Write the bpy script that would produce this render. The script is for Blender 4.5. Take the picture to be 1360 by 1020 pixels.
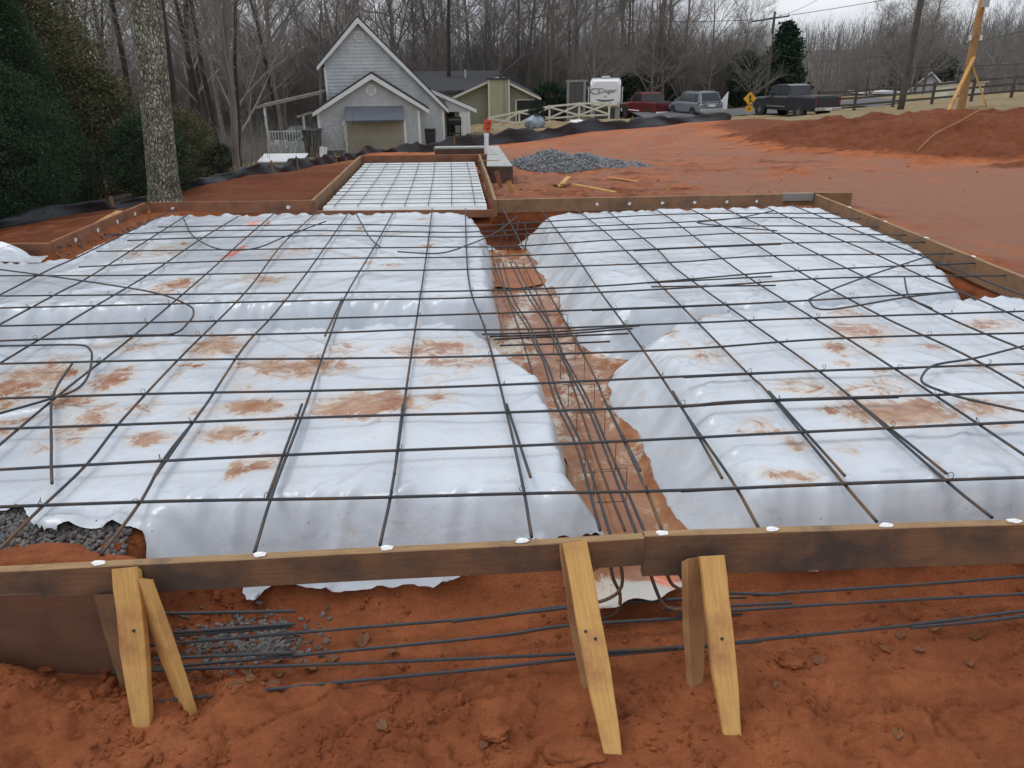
import bpy, bmesh, math, random
import numpy as np
from mathutils import Vector, Matrix
for o in list(bpy.data.objects): bpy.data.objects.remove(o)
SC = bpy.context.scene
COL = SC.collection
R = math.radians
# ------------------------------------------------------------------ camera
cam = bpy.data.cameras.new('camera'); co = bpy.data.objects.new('camera', cam); COL.objects.link(co); SC.camera = co
cam.sensor_fit = 'HORIZONTAL'; cam.sensor_width = 36.0; cam.lens = 36.0*1020/1360
cam.clip_start = 0.05; cam.clip_end = 3000
pt, rl = R(22.7), R(0.7)
fw = Vector((0, math.cos(pt), -math.sin(pt))); r0 = Vector((1, 0, 0)); u0 = r0.cross(fw)
rr = r0*math.cos(rl)-u0*math.sin(rl); uu = u0*math.cos(rl)+r0*math.sin(rl)
mw = Matrix((rr, uu, -fw)).transposed().to_4x4(); mw.translation = Vector((0, 0, 1.65)); co.matrix_world = mw
SC.render.resolution_x = 1024; SC.render.resolution_y = 768
# ------------------------------------------------------------------ sky, sun, exposure
W = bpy.data.worlds.new('World'); SC.world = W; W.use_nodes = True
nt = W.node_tree; nt.nodes.clear()
SUN_EL, SUN_AZ = 64, 290      # azimuth clockwise from +Y
def N(t, typ, **kw):
    n = t.nodes.new(typ)
    for k, v in kw.items():
        if k.startswith('i_'): n.inputs[k[2:].replace('_', ' ')].default_value = v
        else: setattr(n, k, v)
    return n
sky = N(nt, 'ShaderNodeTexSky', sky_type='NISHITA', sun_disc=False, sun_elevation=R(SUN_EL), sun_rotation=R(SUN_AZ), air_density=1.0, dust_density=3.0)
hs = N(nt, 'ShaderNodeHueSaturation', i_Saturation=0.22)
tc = N(nt, 'ShaderNodeTexCoord'); mp = N(nt, 'ShaderNodeMapping'); mp.inputs['Scale'].default_value = (1, 1, 4.5)
nz = N(nt, 'ShaderNodeTexNoise', i_Scale=2.4, i_Detail=6.0, i_Roughness=0.55)
cr = N(nt, 'ShaderNodeValToRGB'); cr.color_ramp.elements[0].position = 0.38; cr.color_ramp.elements[1].position = 0.66
mx = N(nt, 'ShaderNodeMixRGB', blend_type='MIX'); mx.inputs[0].default_value = .6
mx.inputs[2].default_value = (11.2, 11.5, 12.0, 1)
cl = N(nt, 'ShaderNodeMixRGB', blend_type='MULTIPLY'); cl.inputs[0].default_value = 1
cr.color_ramp.elements[0].color = (.74, .77, .82, 1); cr.color_ramp.elements[1].color = (1.08, 1.08, 1.08, 1)
bg = N(nt, 'ShaderNodeBackground', i_Strength=0.10); wo = N(nt, 'ShaderNodeOutputWorld')
for a, b in ((sky.outputs[0], hs.inputs['Color']), (hs.outputs[0], mx.inputs[1]), (tc.outputs['Generated'], mp.inputs[0]), (mp.outputs[0], nz.inputs['Vector']),
             (nz.outputs[0], cr.inputs[0]), (mx.outputs[0], cl.inputs[1]), (cr.outputs[0], cl.inputs[2]), (cl.outputs[0], bg.inputs[0]), (bg.outputs[0], wo.inputs[0])): nt.links.new(a, b)
sl = bpy.data.lights.new('sun', 'SUN'); sl.energy = .85; sl.angle = R(25); sl.color = (1, .97, .92)
so = bpy.data.objects.new('sun', sl); COL.objects.link(so)
sd = Vector((math.sin(R(SUN_AZ))*math.cos(R(SUN_EL)), math.cos(R(SUN_AZ))*math.cos(R(SUN_EL)), math.sin(R(SUN_EL))))
so.rotation_euler = sd.to_track_quat('Z', 'Y').to_euler(); so.location = (0, 0, 30)
SC.view_settings.view_transform = 'Standard'; SC.view_settings.look = 'None'; SC.view_settings.exposure = 0.18; SC.view_settings.gamma = 1.0
SC.view_settings.use_curve_mapping = False
SC.render.engine = 'CYCLES'
# ------------------------------------------------------------------ helpers
def obj(name, verts, faces, mat, parent=None, loc=None, smooth=False):
    me = bpy.data.meshes.new(name)
    me.from_pydata([tuple(map(float, v)) for v in verts], [], [tuple(int(i) for i in f) for f in faces])
    return mobj(name, me, mat, parent, loc, smooth)
def mobj(name, me, mat, parent=None, loc=None, smooth=False):
    if mat is not None and not me.materials: me.materials.append(mat)
    if smooth:
        me.polygons.foreach_set('use_smooth', [True]*len(me.polygons))
    me.update()
    o = bpy.data.objects.new(name, me); COL.objects.link(o)
    if loc is not None: o.location = loc
    if parent is not None: o.parent = parent
    return o
def qmesh(name, V, F, smooth=True):
    """fast mesh from numpy verts (n,3) and quads (m,4)"""
    me = bpy.data.meshes.new(name); V = np.asarray(V, np.float32); F = np.asarray(F, np.int32)
    me.vertices.add(len(V)); me.vertices.foreach_set('co', V.ravel())
    k = F.shape[1]; me.loops.add(F.size); me.loops.foreach_set('vertex_index', F.ravel())
    me.polygons.add(len(F)); me.polygons.foreach_set('loop_start', np.arange(0, F.size, k, dtype=np.int32))
    me.polygons.foreach_set('loop_total', np.full(len(F), k, np.int32))
    me.polygons.foreach_set('use_smooth', np.full(len(F), smooth))
    me.update(calc_edges=True); me.validate()
    return me
def attr(me, name, vals):
    a = me.attributes.new(name, 'FLOAT', 'POINT'); a.data.foreach_set('value', np.asarray(vals, np.float32))
def tag(o, label=None, cat=None, group=None, kind=None):
    if label: o['label'] = label
    if cat: o['category'] = cat
    if group: o['group'] = group
    if kind: o['kind'] = kind
    return o
def empty(name, loc, label=None, cat=None, group=None, rz=0.0):
    o = bpy.data.objects.new(name, None); COL.objects.link(o); o.location = loc; o.rotation_euler.z = rz
    o.empty_display_size = .1
    return tag(o, label, cat, group)
def copy_tree(o, parent=None):
    c = o.copy(); COL.objects.link(c); c.parent = parent
    for ch in list(o.children): copy_tree(ch, c)
    return c
class MB:
    """collects simple shapes into one mesh"""
    def __init__(s): s.v = []; s.f = []
    def add(s, V, F):
        n = len(s.v); s.v += [tuple(p) for p in V]; s.f += [tuple(i+n for i in f) for f in F]; return s
    def box(s, x0, x1, y0, y1, z0, z1):
        V = [(x, y, z) for z in (z0, z1) for y in (y0, y1) for x in (x0, x1)]
        return s.add(V, [(0, 2, 3, 1), (4, 5, 7, 6), (0, 1, 5, 4), (2, 6, 7, 3), (0, 4, 6, 2), (1, 3, 7, 5)])
    def prism(s, poly, y0, y1):
        """polygon in (x,z) extruded along y"""
        n = len(poly); V = [(x, y0, z) for x, z in poly]+[(x, y1, z) for x, z in poly]
        return s.add(V, [tuple(range(n)), tuple(range(2*n-1, n-1, -1))]+[(i, i+n, (i+1) % n+n, (i+1) % n) for i in range(n)])
    def prismx(s, poly, x0, x1):
        n = len(poly); V = [(x0, y, z) for y, z in poly]+[(x1, y, z) for y, z in poly]
        return s.add(V, [tuple(range(n-1, -1, -1)), tuple(range(n, 2*n))]+[((i+1) % n, (i+1) % n+n, i+n, i) for i in range(n)])
    def bar(s, a, b, w, h):
        a = Vector(a); b = Vector(b); d = (b-a).normalized(); up = Vector((0, 0, 1)) if abs(d.z) < .95 else Vector((0, 1, 0))
        x = d.cross(up).normalized()*w/2; y = x.cross(d).normalized()*h/2
        V = [a-x-y, a+x-y, a+x+y, a-x+y, b-x-y, b+x-y, b+x+y, b-x+y]
        return s.add(V, [(0, 1, 2, 3), (7, 6, 5, 4), (0, 4, 5, 1), (1, 5, 6, 2), (2, 6, 7, 3), (3, 7, 4, 0)])
    def cyl(s, c, axis, r, h, n=14, r2=None):
        c = Vector(c); axis = Vector(axis).normalized(); q = axis.to_track_quat('Z', 'Y'); r2 = r if r2 is None else r2
        V = [c+q @ Vector((r*math.cos(2*math.pi*i/n), r*math.sin(2*math.pi*i/n), 0)) for i in range(n)]
        V += [c+axis*h+q @ Vector((r2*math.cos(2*math.pi*i/n), r2*math.sin(2*math.pi*i/n), 0)) for i in range(n)]
        return s.add(V, [tuple(range(n-1, -1, -1)), tuple(range(n, 2*n))]+[(i, (i+1) % n, (i+1) % n+n, i+n) for i in range(n)])
    def tube(s, pts, rad, n=6, rib=0.0):
        V, F = tube(pts, rad, n); return s.add(V, F)
    def loft(s, rings, cap=True):
        n = len(rings[0]); m0 = len(s.v)
        for r_ in rings: s.v += [tuple(p) for p in r_]
        for k in range(len(rings)-1):
            for i in range(n):
                a = m0+k*n+i; b = m0+k*n+(i+1) % n; s.f.append((a, b, b+n, a+n))
        if cap:
            s.f.append(tuple(m0+i for i in range(n-1, -1, -1))); s.f.append(tuple(m0+(len(rings)-1)*n+i for i in range(n)))
        return s
    def build(s, name, mat, parent=None, loc=None, smooth=False, bevel=0):
        o = obj(name, s.v, s.f, mat, parent, loc, smooth)
        bm = bmesh.new(); bm.from_mesh(o.data); bmesh.ops.recalc_face_normals(bm, faces=bm.faces)
        if bevel: bmesh.ops.bevel(bm, geom=bm.edges[:], offset=bevel, segments=1, affect='EDGES', clamp_overlap=True)
        bm.to_mesh(o.data); bm.free()
        return o
def tube(pts, rad, n=6):
    P = np.asarray(pts, float); m = len(P); rad = np.broadcast_to(np.asarray(rad, float), (m,))
    T = np.gradient(P, axis=0); T /= np.linalg.norm(T, axis=1)[:, None]+1e-12
    ref = np.array([0, 0, 1.]) if abs(T[0][2]) < .9 else np.array([1., 0, 0])
    A = np.cross(T, ref); ln = np.linalg.norm(A, axis=1)
    if ln.min() < .05:
        ref = np.array([.37, .83, .41]); A = np.cross(T, ref); ln = np.linalg.norm(A, axis=1)
    A /= ln[:, None]; B = np.cross(T, A)
    ang = np.arange(n)*2*math.pi/n
    V = (P[:, None, :]+rad[:, None, None]*(np.cos(ang)[None, :, None]*A[:, None, :]+np.sin(ang)[None, :, None]*B[:, None, :])).reshape(-1, 3)
    F = []
    for k in range(m-1):
        for i in range(n):
            a = k*n+i; b = k*n+(i+1) % n; F.append((a, a+n, b+n, b))
    F.append(tuple(range(n))); F.append(tuple((m-1)*n+i for i in range(n-1, -1, -1)))
    return V.tolist(), F
def spline(pts, step=.08):
    P = [Vector(p) for p in pts]
    if len(P) == 2: 
        n = max(2, int((P[1]-P[0]).length/step)+1); return [tuple(P[0].lerp(P[1], t)) for t in np.linspace(0, 1, n)]
    Q = [P[0]*2-P[1]]+P+[P[-1]*2-P[-2]]; out = []
    for i in range(1, len(Q)-2):
        n = max(1, int((Q[i+1]-Q[i]).length/step))
        for k in range(n):
            t = k/n; a, b, c, d = Q[i-1:i+3]
            out.append(tuple(.5*((2*b)+(c-a)*t+(2*a-5*b+4*c-d)*t*t+(3*b-a-3*c+d)*t**3)))
    out.append(tuple(P[-1])); return out
# gradient noise in numpy
def _h(ix, iy, seed):
    n = (ix*374761393+iy*668265263+seed*974634777) & 0xffffffff
    n = ((n ^ (n >> 13))*1274126177) & 0xffffffff
    return ((n ^ (n >> 16)) & 0xffff)/65535.0*2*math.pi
def pn(x, y, seed=0):
    x = np.asarray(x, float); y = np.asarray(y, float)
    ix = np.floor(x).astype(np.int64); iy = np.floor(y).astype(np.int64); fx = x-ix; fy = y-iy
    u = fx*fx*fx*(fx*(fx*6-15)+10); v = fy*fy*fy*(fy*(fy*6-15)+10)
    def g(a, b):
        t = _h(ix+a, iy+b, seed); return np.cos(t)*(fx-a)+np.sin(t)*(fy-b)
    return (g(0, 0)*(1-u)+g(1, 0)*u)*(1-v)+(g(0, 1)*(1-u)+g(1, 1)*u)*v
def fbm(x, y, o=4, seed=0, rough=.5):
    s = 0; a = 1
    for k in range(o): s = s+a*pn(x*2**k, y*2**k, seed+k*17); a *= rough
    return s
def sstep(a, b, x):
    t = np.clip((x-a)/(b-a), 0, 1); return t*t*(3-2*t)
def sdf(poly, x, y):
    """signed distance to polygon, negative inside"""
    P = np.asarray(poly, float); d = np.full(np.shape(x), 1e9); ins = np.zeros(np.shape(x), bool); n = len(P)
    for i in range(n):
        a = P[i]; b = P[(i+1) % n]; e = b-a; wx = x-a[0]; wy = y-a[1]
        t = np.clip((wx*e[0]+wy*e[1])/(e@e), 0, 1); d = np.minimum(d, (wx-e[0]*t)**2+(wy-e[1]*t)**2)
        c = ((a[1] > y) != (b[1] > y)) & (x < (b[0]-a[0])*(y-a[1])/(b[1]-a[1]+1e-12)+a[0]); ins ^= c
    d = np.sqrt(d); return np.where(ins, -d, d)
# ------------------------------------------------------------------ materials
M = {}
def mat(name, col, rough=.8, metal=0., var=.25, scale=6., col2=None, bump=.0, bscale=40., stretch=(1, 1, 1), coord='Object', spec=.5, detail=6., ramp=(.35, .65)):
    """principled with a two-tone noise colour and noise bump"""
    m = bpy.data.materials.new(name); m.use_nodes = True; t = m.node_tree; b = t.nodes['Principled BSDF']
    b.inputs['Roughness'].default_value = rough; b.inputs['Metallic'].default_value = metal; b.inputs['Specular IOR Level'].default_value = spec
    c2 = col2 or tuple(max(0, c*(1-var)) for c in col); c1 = col if col2 else tuple(min(1, c*(1+var*.6)) for c in col)
    tc = N(t, 'ShaderNodeTexCoord'); mp = N(t, 'ShaderNodeMapping'); mp.inputs['Scale'].default_value = stretch
    t.links.new(tc.outputs[coord], mp.inputs[0])
    nz = N(t, 'ShaderNodeTexNoise', i_Scale=scale, i_Detail=detail, i_Roughness=.6); t.links.new(mp.outputs[0], nz.inputs['Vector'])
    cr = N(t, 'ShaderNodeValToRGB'); cr.color_ramp.elements[0].color = (*c2, 1); cr.color_ramp.elements[1].color = (*c1, 1)
    cr.color_ramp.elements[0].position = ramp[0]; cr.color_ramp.elements[1].position = ramp[1]
    t.links.new(nz.outputs[0], cr.inputs[0]); t.links.new(cr.outputs[0], b.inputs['Base Color'])
    if bump:
        n2 = N(t, 'ShaderNodeTexNoise', i_Scale=bscale, i_Detail=5.0, i_Roughness=.6); t.links.new(mp.outputs[0], n2.inputs['Vector'])
        bp = N(t, 'ShaderNodeBump', i_Strength=bump, i_Distance=.02); t.links.new(n2.outputs[0], bp.inputs['Height']); t.links.new(bp.outputs[0], b.inputs['Normal'])
    M[name] = m; return m
# new lumber, weathered form lumber: grain runs along the local x axis
def wood(name, c1, c2, stain, amt=.5, rough=.75):
    m = mat(name, c1, rough, col2=c2, scale=9, stretch=(.6, 14, 14), bump=.25, bscale=30, ramp=(.3, .7)); t = m.node_tree; b = t.nodes['Principled BSDF']
    src = b.inputs['Base Color'].links[0].from_socket
    tc = N(t, 'ShaderNodeTexCoord'); n = N(t, 'ShaderNodeTexNoise', i_Scale=3.2, i_Detail=7.0, i_Roughness=.65); t.links.new(tc.outputs['Object'], n.inputs['Vector'])
    cr = N(t, 'ShaderNodeValToRGB'); cr.color_ramp.elements[0].position = .62-.28*amt; cr.color_ramp.elements[1].position = .80-.22*amt
    mx = N(t, 'ShaderNodeMixRGB', blend_type='MIX'); mx.inputs[2].default_value = (*stain, 1)
    t.links.new(n.outputs[0], cr.inputs[0]); t.links.new(cr.outputs[0], mx.inputs[0]); t.links.new(src, mx.inputs[1]); t.links.new(mx.outputs[0], b.inputs['Base Color'])
    return m
wood('lumber_new', (.64, .385, .125), (.50, .27, .08), (.34, .15, .06), .42)
wood('lumber_pole', (.42, .25, .10), (.30, .16, .06), (.26, .13, .05), .4)
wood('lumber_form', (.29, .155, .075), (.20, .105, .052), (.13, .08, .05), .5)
wood('lumber_shaded', (.40, .225, .095), (.32, .165, .065), (.24, .10, .045), .4)  # new lumber with shade painted into its colour, for the rear stakes
wood('lumber_form_red', (.31, .135, .068), (.23, .095, .048), (.16, .07, .038), .55)
wood('lumber_front', (.25, .135, .068), (.16, .088, .048), (.075, .056, .046), .7)
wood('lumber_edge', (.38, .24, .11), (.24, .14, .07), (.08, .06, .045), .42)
wood('plywood_wet', (.17, .085, .048), (.13, .062, .038), (.09, .046, .03), .5, .6)
wood('wood_grey', (.30, .28, .25), (.22, .2, .18), (.15, .14, .12), .4)
wood('pole_dark', (.10, .085, .07), (.06, .05, .042), (.045, .04, .033), .5)
mat('rebar', (.05, .054, .062), .55, .35, scale=3.2, col2=(.12, .065, .034), ramp=(.37, .47), bump=.0)
mat('rebar_mixed', (.05, .054, .062), .6, .3, scale=1.6, col2=(.15, .085, .04), ramp=(.42, .50))
mat('rebar_rusty', (.16, .085, .038), .8, .1, scale=8, col2=(.085, .06, .045), ramp=(.35, .6))
mat('wire', (.04, .04, .042), .6, .4)
mat('gravel', (.34, .345, .36), .85, scale=22, coord='Object', col2=(.12, .125, .135), ramp=(.3, .7))
mat('gravel_dark', (.20, .195, .19), .8, scale=22, col2=(.11, .095, .09), ramp=(.3, .7))
mat('clod', (.23, .062, .024), .95, scale=9, col2=(.115, .03, .012), bump=.5, bscale=60)
mat('leaf_dry', (.25, .12, .055), .85, scale=9, col2=(.14, .062, .03))
mat('paint_white', (.78, .78, .76), .7, var=.2, scale=30)
mat('concrete', (.40, .41, .40), .85, var=.2, scale=8, bump=.2, bscale=60)
mat('concrete_stained', (.10, .062, .045), .9, var=.3, scale=5, bump=.2)
mat('pvc', (.75, .76, .76), .35, var=.08)
mat('deck_white', (.76, .79, .80), .35, var=.12, scale=3, coord='Object')
mat('siding', (.45, .465, .49), .7, var=.12, scale=2.5)
mat('siding_main', (.52, .55, .565), .7, var=.16, scale=1.5)
mat('trim', (.72, .73, .74), .6, var=.06, scale=2)
mat('shingle', (.045, .047, .053), .9, var=.35, scale=9, bump=.3, bscale=25)
mat('shingle_awning', (.16, .18, .215), .9, var=.2, scale=14)
mat('tan_panel', (.33, .30, .23), .7, var=.07, scale=2)
mat('foundation', (.08, .085, .10), .9, var=.2)
mat('olive', (.26, .265, .195), .75, var=.1, scale=2)
mat('olive_light', (.36, .36, .24), .75, var=.08, scale=2)
mat('cream', (.62, .60, .50), .7, var=.06)
mat('deck_paint', (.60, .66, .67), .7, var=.12, scale=3)
mat('black_plastic', (.022, .024, .03), .45, var=.3, scale=4)
mat('silt_pale', (.60, .61, .62), .7, var=.08, scale=2)
mat('silt_fabric', (.028, .031, .037), .55, var=.4, scale=3, stretch=(1, 1, 4), bump=.4, bscale=8)
mat('dark', (.012, .012, .014), .6, var=.3)
mat('bark', (.20, .19, .155), .95, scale=16, col2=(.045, .04, .032), stretch=(1, 1, .4), bump=1.0, bscale=26, ramp=(.42, .56))
mat('bark_dark', (.052, .046, .040), .95, scale=9, col2=(.028, .024, .021), stretch=(1, 1, .3), bump=.6)
mat('bark_grey', (.24, .22, .195), .95, scale=2.5, col2=(.14, .125, .11))
mat('bark_far', (.22, .205, .19), .95, scale=1.5, col2=(.145, .135, .125))
mat('twig', (.26, .245, .225), .95, scale=1.2, col2=(.165, .155, .14))
mat('twig_red', (.27, .23, .21), .95, scale=1.2, col2=(.18, .15, .138))
def leafmat(name, c1, c2, sc=1.4):
    m = mat(name, c1, .9, col2=c2, scale=sc, ramp=(.3, .7), spec=.1); return m
leafmat('cedar', (.07, .115, .06), (.028, .052, .032), .9)
leafmat('cedar_olive', (.15, .145, .08), (.08, .085, .048), .9)
leafmat('evergreen_far', (.045, .075, .05), (.02, .038, .028), .5)
leafmat('shrub_leaf', (.05, .065, .035), (.022, .034, .02))
mat('grass_dry', (.30, .235, .125), .95, scale=3, col2=(.19, .16, .08))
mat('asphalt', (.10, .10, .105), .9, var=.15, scale=10)
mat('glass_dark', (.02, .023, .028), .12, var=.1, spec=.6)
mat('tyre', (.018, .018, .018), .8)
mat('alloy', (.45, .46, .48), .35, .8)
mat('chrome', (.55, .56, .58), .25, .9)
mat('car_red', (.12, .018, .022), .3, var=.1, spec=.6)
mat('car_black', (.02, .023, .03), .25, var=.1, spec=.6)
mat('car_grey', (.27, .29, .33), .3, .5, var=.08)
mat('lamp_red', (.13, .015, .015), .3, var=.1)
mat('rv_white', (.84, .85, .86), .35, var=.05)
mat('rv_grey', (.40, .40, .40), .4, var=.05)
mat('rv_dark', (.06, .065, .075), .4)
mat('sign_yellow', (.72, .36, .02), .5, var=.06)
mat('sign_orange', (.62, .10, .04), .6, var=.15, scale=8)
mat('ink', (.015, .015, .015), .7)
mat('tarp_blue', (.30, .36, .45), .5, var=.4, scale=7)
mat('mud_water', (.34, .10, .018), .25, var=.3, scale=3, spec=.12)
mat('paint_orange', (.75, .17, .04), .7, var=.3, scale=20)

# red clay ground with dry grass and leaf litter where the ground carries them
def ground_mat():
    m = bpy.data.materials.new('red_clay'); m.use_nodes = True; t = m.node_tree; b = t.nodes['Principled BSDF']; L = t.links.new
    tc = N(t, 'ShaderNodeTexCoord')
    def noise(s, d=8., r=.6):
        n = N(t, 'ShaderNodeTexNoise', i_Scale=s, i_Detail=d, i_Roughness=r); L(tc.outputs['Object'], n.inputs['Vector']); return n
    def ramp(src, p0, c0, p1, c1, mid=None):
        c = N(t, 'ShaderNodeValToRGB'); e = c.color_ramp.elements; e[0].position = p0; e[0].color = (*c0, 1); e[1].position = p1; e[1].color = (*c1, 1)
        if mid: k = e.new(mid[0]); k.color = (*mid[1], 1)
        L(src, c.inputs[0]); return c
    def mix(f, a, bb, mode='MIX'):
        x = N(t, 'ShaderNodeMixRGB', blend_type=mode)
        if isinstance(f, float): x.inputs[0].default_value = f
        else: L(f, x.inputs[0])
        L(a, x.inputs[1])
        if isinstance(bb, tuple): x.inputs[2].default_value = (*bb, 1)
        else: L(bb, x.inputs[2])
        return x
    n1 = noise(.55, 8, .62); n2 = noise(7, 8, .65); n3 = noise(70, 6, .75)
    clay = ramp(n1.outputs[0], .28, (.34, .092, .034), .74, (.60, .235, .105), (.5, (.52, .165, .062)))
    fine = ramp(n2.outputs[0], .3, (.66, .62, .60), .66, (1.06, 1.08, 1.08))
    c = mix(1.0, clay.outputs[0], fine.outputs[0], 'MULTIPLY')
    g3 = ramp(n3.outputs[0], .25, (.72, .72, .72), .7, (1.1, 1.1, 1.1)); c = mix(.75, c.outputs[0], g3.outputs[0], 'MULTIPLY')
    def at(nm):
        a = N(t, 'ShaderNodeAttribute', attribute_name=nm); return a.outputs['Fac']
    def wfac(nm, s, amp=.5):
        n = noise(s, 6, .65); ad = N(t, 'ShaderNodeMath', operation='MULTIPLY_ADD'); L(n.outputs[0], ad.inputs[0]); ad.inputs[1].default_value = amp; L(at(nm), ad.inputs[2])
        r = N(t, 'ShaderNodeMapRange'); r.inputs['From Min'].default_value = .5+amp*.5-.12; r.inputs['From Max'].default_value = .5+amp*.5+.12; L(ad.outputs[0], r.inputs[0]); return r.outputs[0]
    ng = noise(3.0, 8, .7)
    dark = wfac('damp', 2.2, .9); c = mix(dark, c.outputs[0], mix(1.0, c.outputs[0], (.44, .40, .38), 'MULTIPLY').outputs[0])
    pale = wfac('pale', 1.4, .9); c = mix(pale, c.outputs[0], (.335, .16, .105))
    grass = ramp(ng.outputs[0], .3, (.17, .125, .065), .7, (.37, .28, .16), (.5, (.27, .205, .11)))
    c = mix(wfac('grass', 1.1, .6), c.outputs[0], grass.outputs[0])
    lit = ramp(noise(1.6, 8, .7).outputs[0], .3, (.09, .072, .058), .72, (.19, .15, .115)); c = mix(wfac('litter', .6, .4), c.outputs[0], lit.outputs[0])
    L(c.outputs[0], b.inputs['Base Color']); b.inputs['Roughness'].default_value = .9; b.inputs['Specular IOR Level'].default_value = .25
    h = N(t, 'ShaderNodeMath', operation='MULTIPLY_ADD'); L(n2.outputs[0], h.inputs[0]); h.inputs[1].default_value = 2.0; L(n3.outputs[0], h.inputs[2])
    bp = N(t, 'ShaderNodeBump', i_Strength=1.0, i_Distance=.025); L(h.outputs[0], bp.inputs['Height']); L(bp.outputs[0], b.inputs['Normal'])
    M['ground'] = m
ground_mat()
# white polyethylene sheet with mud stains
def sheet_mat(name, base, floor=False):
    m = bpy.data.materials.new(name); m.use_nodes = True; t = m.node_tree; b = t.nodes['Principled BSDF']; L = t.links.new
    tc = N(t, 'ShaderNodeTexCoord')
    def noise(s, d=7., r=.65):
        n = N(t, 'ShaderNodeTexNoise', i_Scale=s, i_Detail=d, i_Roughness=r); L(tc.outputs['Object'], n.inputs['Vector']); return n
    nb = noise(1.1, 5, .7); cb = N(t, 'ShaderNodeValToRGB'); e = cb.color_ramp.elements; e[0].position = .3; e[1].position = .7
    e[0].color = (*(x*k for x, k in zip(base, (.76, .77, .79))), 1); e[1].color = (*base, 1); L(nb.outputs[0], cb.inputs[0])
    a = N(t, 'ShaderNodeAttribute', attribute_name='mud'); nm = noise(6 if not floor else 5, 12, .80); nm.inputs['Distortion'].default_value = 1.1
    ad = N(t, 'ShaderNodeMath', operation='MULTIPLY_ADD'); L(nm.outputs[0], ad.inputs[0]); ad.inputs[1].default_value = 3.0; L(a.outputs['Fac'], ad.inputs[2])
    mr = N(t, 'ShaderNodeMapRange'); mr.inputs['From Min'].default_value = 2.04; mr.inputs['From Max'].default_value = 2.26; L(ad.outputs[0], mr.inputs[0])
    cm = N(t, 'ShaderNodeValToRGB'); e = cm.color_ramp.elements; e[0].position = .30; e[0].color = (.50, .36, .25, 1); e[1].position = .66; e[1].color = (.27, .085, .03, 1)
    nc = noise(5); L(nc.outputs[0], cm.inputs[0])
    fl = N(t, 'ShaderNodeMapRange'); fl.inputs['From Min'].default_value = 1.70; fl.inputs['From Max'].default_value = 2.15; fl.inputs['To Max'].default_value = .62; L(ad.outputs[0], fl.inputs[0])
    mf = N(t, 'ShaderNodeMixRGB'); L(fl.outputs[0], mf.inputs[0]); L(cb.outputs[0], mf.inputs[1]); mf.inputs[2].default_value = (.56, .42, .29, 1)
    mx = N(t, 'ShaderNodeMixRGB'); L(mr.outputs[0], mx.inputs[0]); L(mf.outputs[0], mx.inputs[1]); L(cm.outputs[0], mx.inputs[2])
    ao = N(t, 'ShaderNodeAttribute', attribute_name='spray'); ns = noise(14); a2 = N(t, 'ShaderNodeMath', operation='MULTIPLY_ADD'); L(ns.outputs[0], a2.inputs[0]); a2.inputs[1].default_value = 1.4; L(ao.outputs['Fac'], a2.inputs[2])
    m2 = N(t, 'ShaderNodeMapRange'); m2.inputs['From Min'].default_value = 1.15; m2.inputs['From Max'].default_value = 1.7; L(a2.outputs[0], m2.inputs[0])
    m3 = N(t, 'ShaderNodeMixRGB'); L(m2.outputs[0], m3.inputs[0]); L(mx.outputs[0], m3.inputs[1]); m3.inputs[2].default_value = (.85, .16, .04, 1)
    # scattered specks of soil
    sp = noise(60, 3, .5); r2 = N(t, 'ShaderNodeMapRange'); r2.inputs['From Min'].default_value = .715; r2.inputs['From Max'].default_value = .76; L(sp.outputs[0], r2.inputs[0])
    m4 = N(t, 'ShaderNodeMixRGB'); L(r2.outputs[0], m4.inputs[0]); L(m3.outputs[0], m4.inputs[1]); m4.inputs[2].default_value = (.22, .10, .055, 1)
    L(m4.outputs[0], b.inputs['Base Color'])
    rg = N(t, 'ShaderNodeMapRange'); L(nm.outputs[0], rg.inputs[0]); rg.inputs['To Min'].default_value = .07; rg.inputs['To Max'].default_value = .36; L(rg.outputs[0], b.inputs['Roughness'])
    b.inputs['Specular IOR Level'].default_value = .5
    w1 = noise(1.9, 3, .5); w1.inputs['Distortion'].default_value = .9
    bp = N(t, 'ShaderNodeBump', i_Strength=.22, i_Distance=.06); L(w1.outputs[0], bp.inputs['Height'])
    w2 = noise(8, 3, .5); w2.inputs['Distortion'].default_value = .6
    bp2 = N(t, 'ShaderNodeBump', i_Strength=.05, i_Distance=.012); L(w2.outputs[0], bp2.inputs['Height']); L(bp.outputs[0], bp2.inputs['Normal'])
    # sharp crinkle lines of stiff film
    dn = noise(2.6, 4, .6); av = N(t, 'ShaderNodeMixRGB', blend_type='ADD'); av.inputs[0].default_value = .55; L(tc.outputs['Object'], av.inputs[1]); L(dn.outputs['Color'], av.inputs[2])
    prev = bp2
    for sc_, st_ in ((1.5, .30), (4.2, .16)):
        vo = N(t, 'ShaderNodeTexVoronoi', feature='DISTANCE_TO_EDGE', i_Scale=sc_); L(av.outputs[0], vo.inputs['Vector'])
        mn = N(t, 'ShaderNodeMath', operation='MINIMUM'); L(vo.outputs['Distance'], mn.inputs[0]); mn.inputs[1].default_value = .10
        b3 = N(t, 'ShaderNodeBump', i_Strength=st_, i_Distance=.10/sc_); L(mn.outputs[0], b3.inputs['Height']); L(prev.outputs[0], b3.inputs['Normal']); prev = b3
    L(prev.outputs[0], b.inputs['Normal'])
    if floor: e = cm.color_ramp.elements; e[0].color = (.40, .20, .09, 1); e[1].color = (.26, .075, .022, 1)
    M[name] = m
sheet_mat('poly_sheet', (.63, .675, .725)); sheet_mat('poly_floor', (.60, .58, .53), True)

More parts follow.
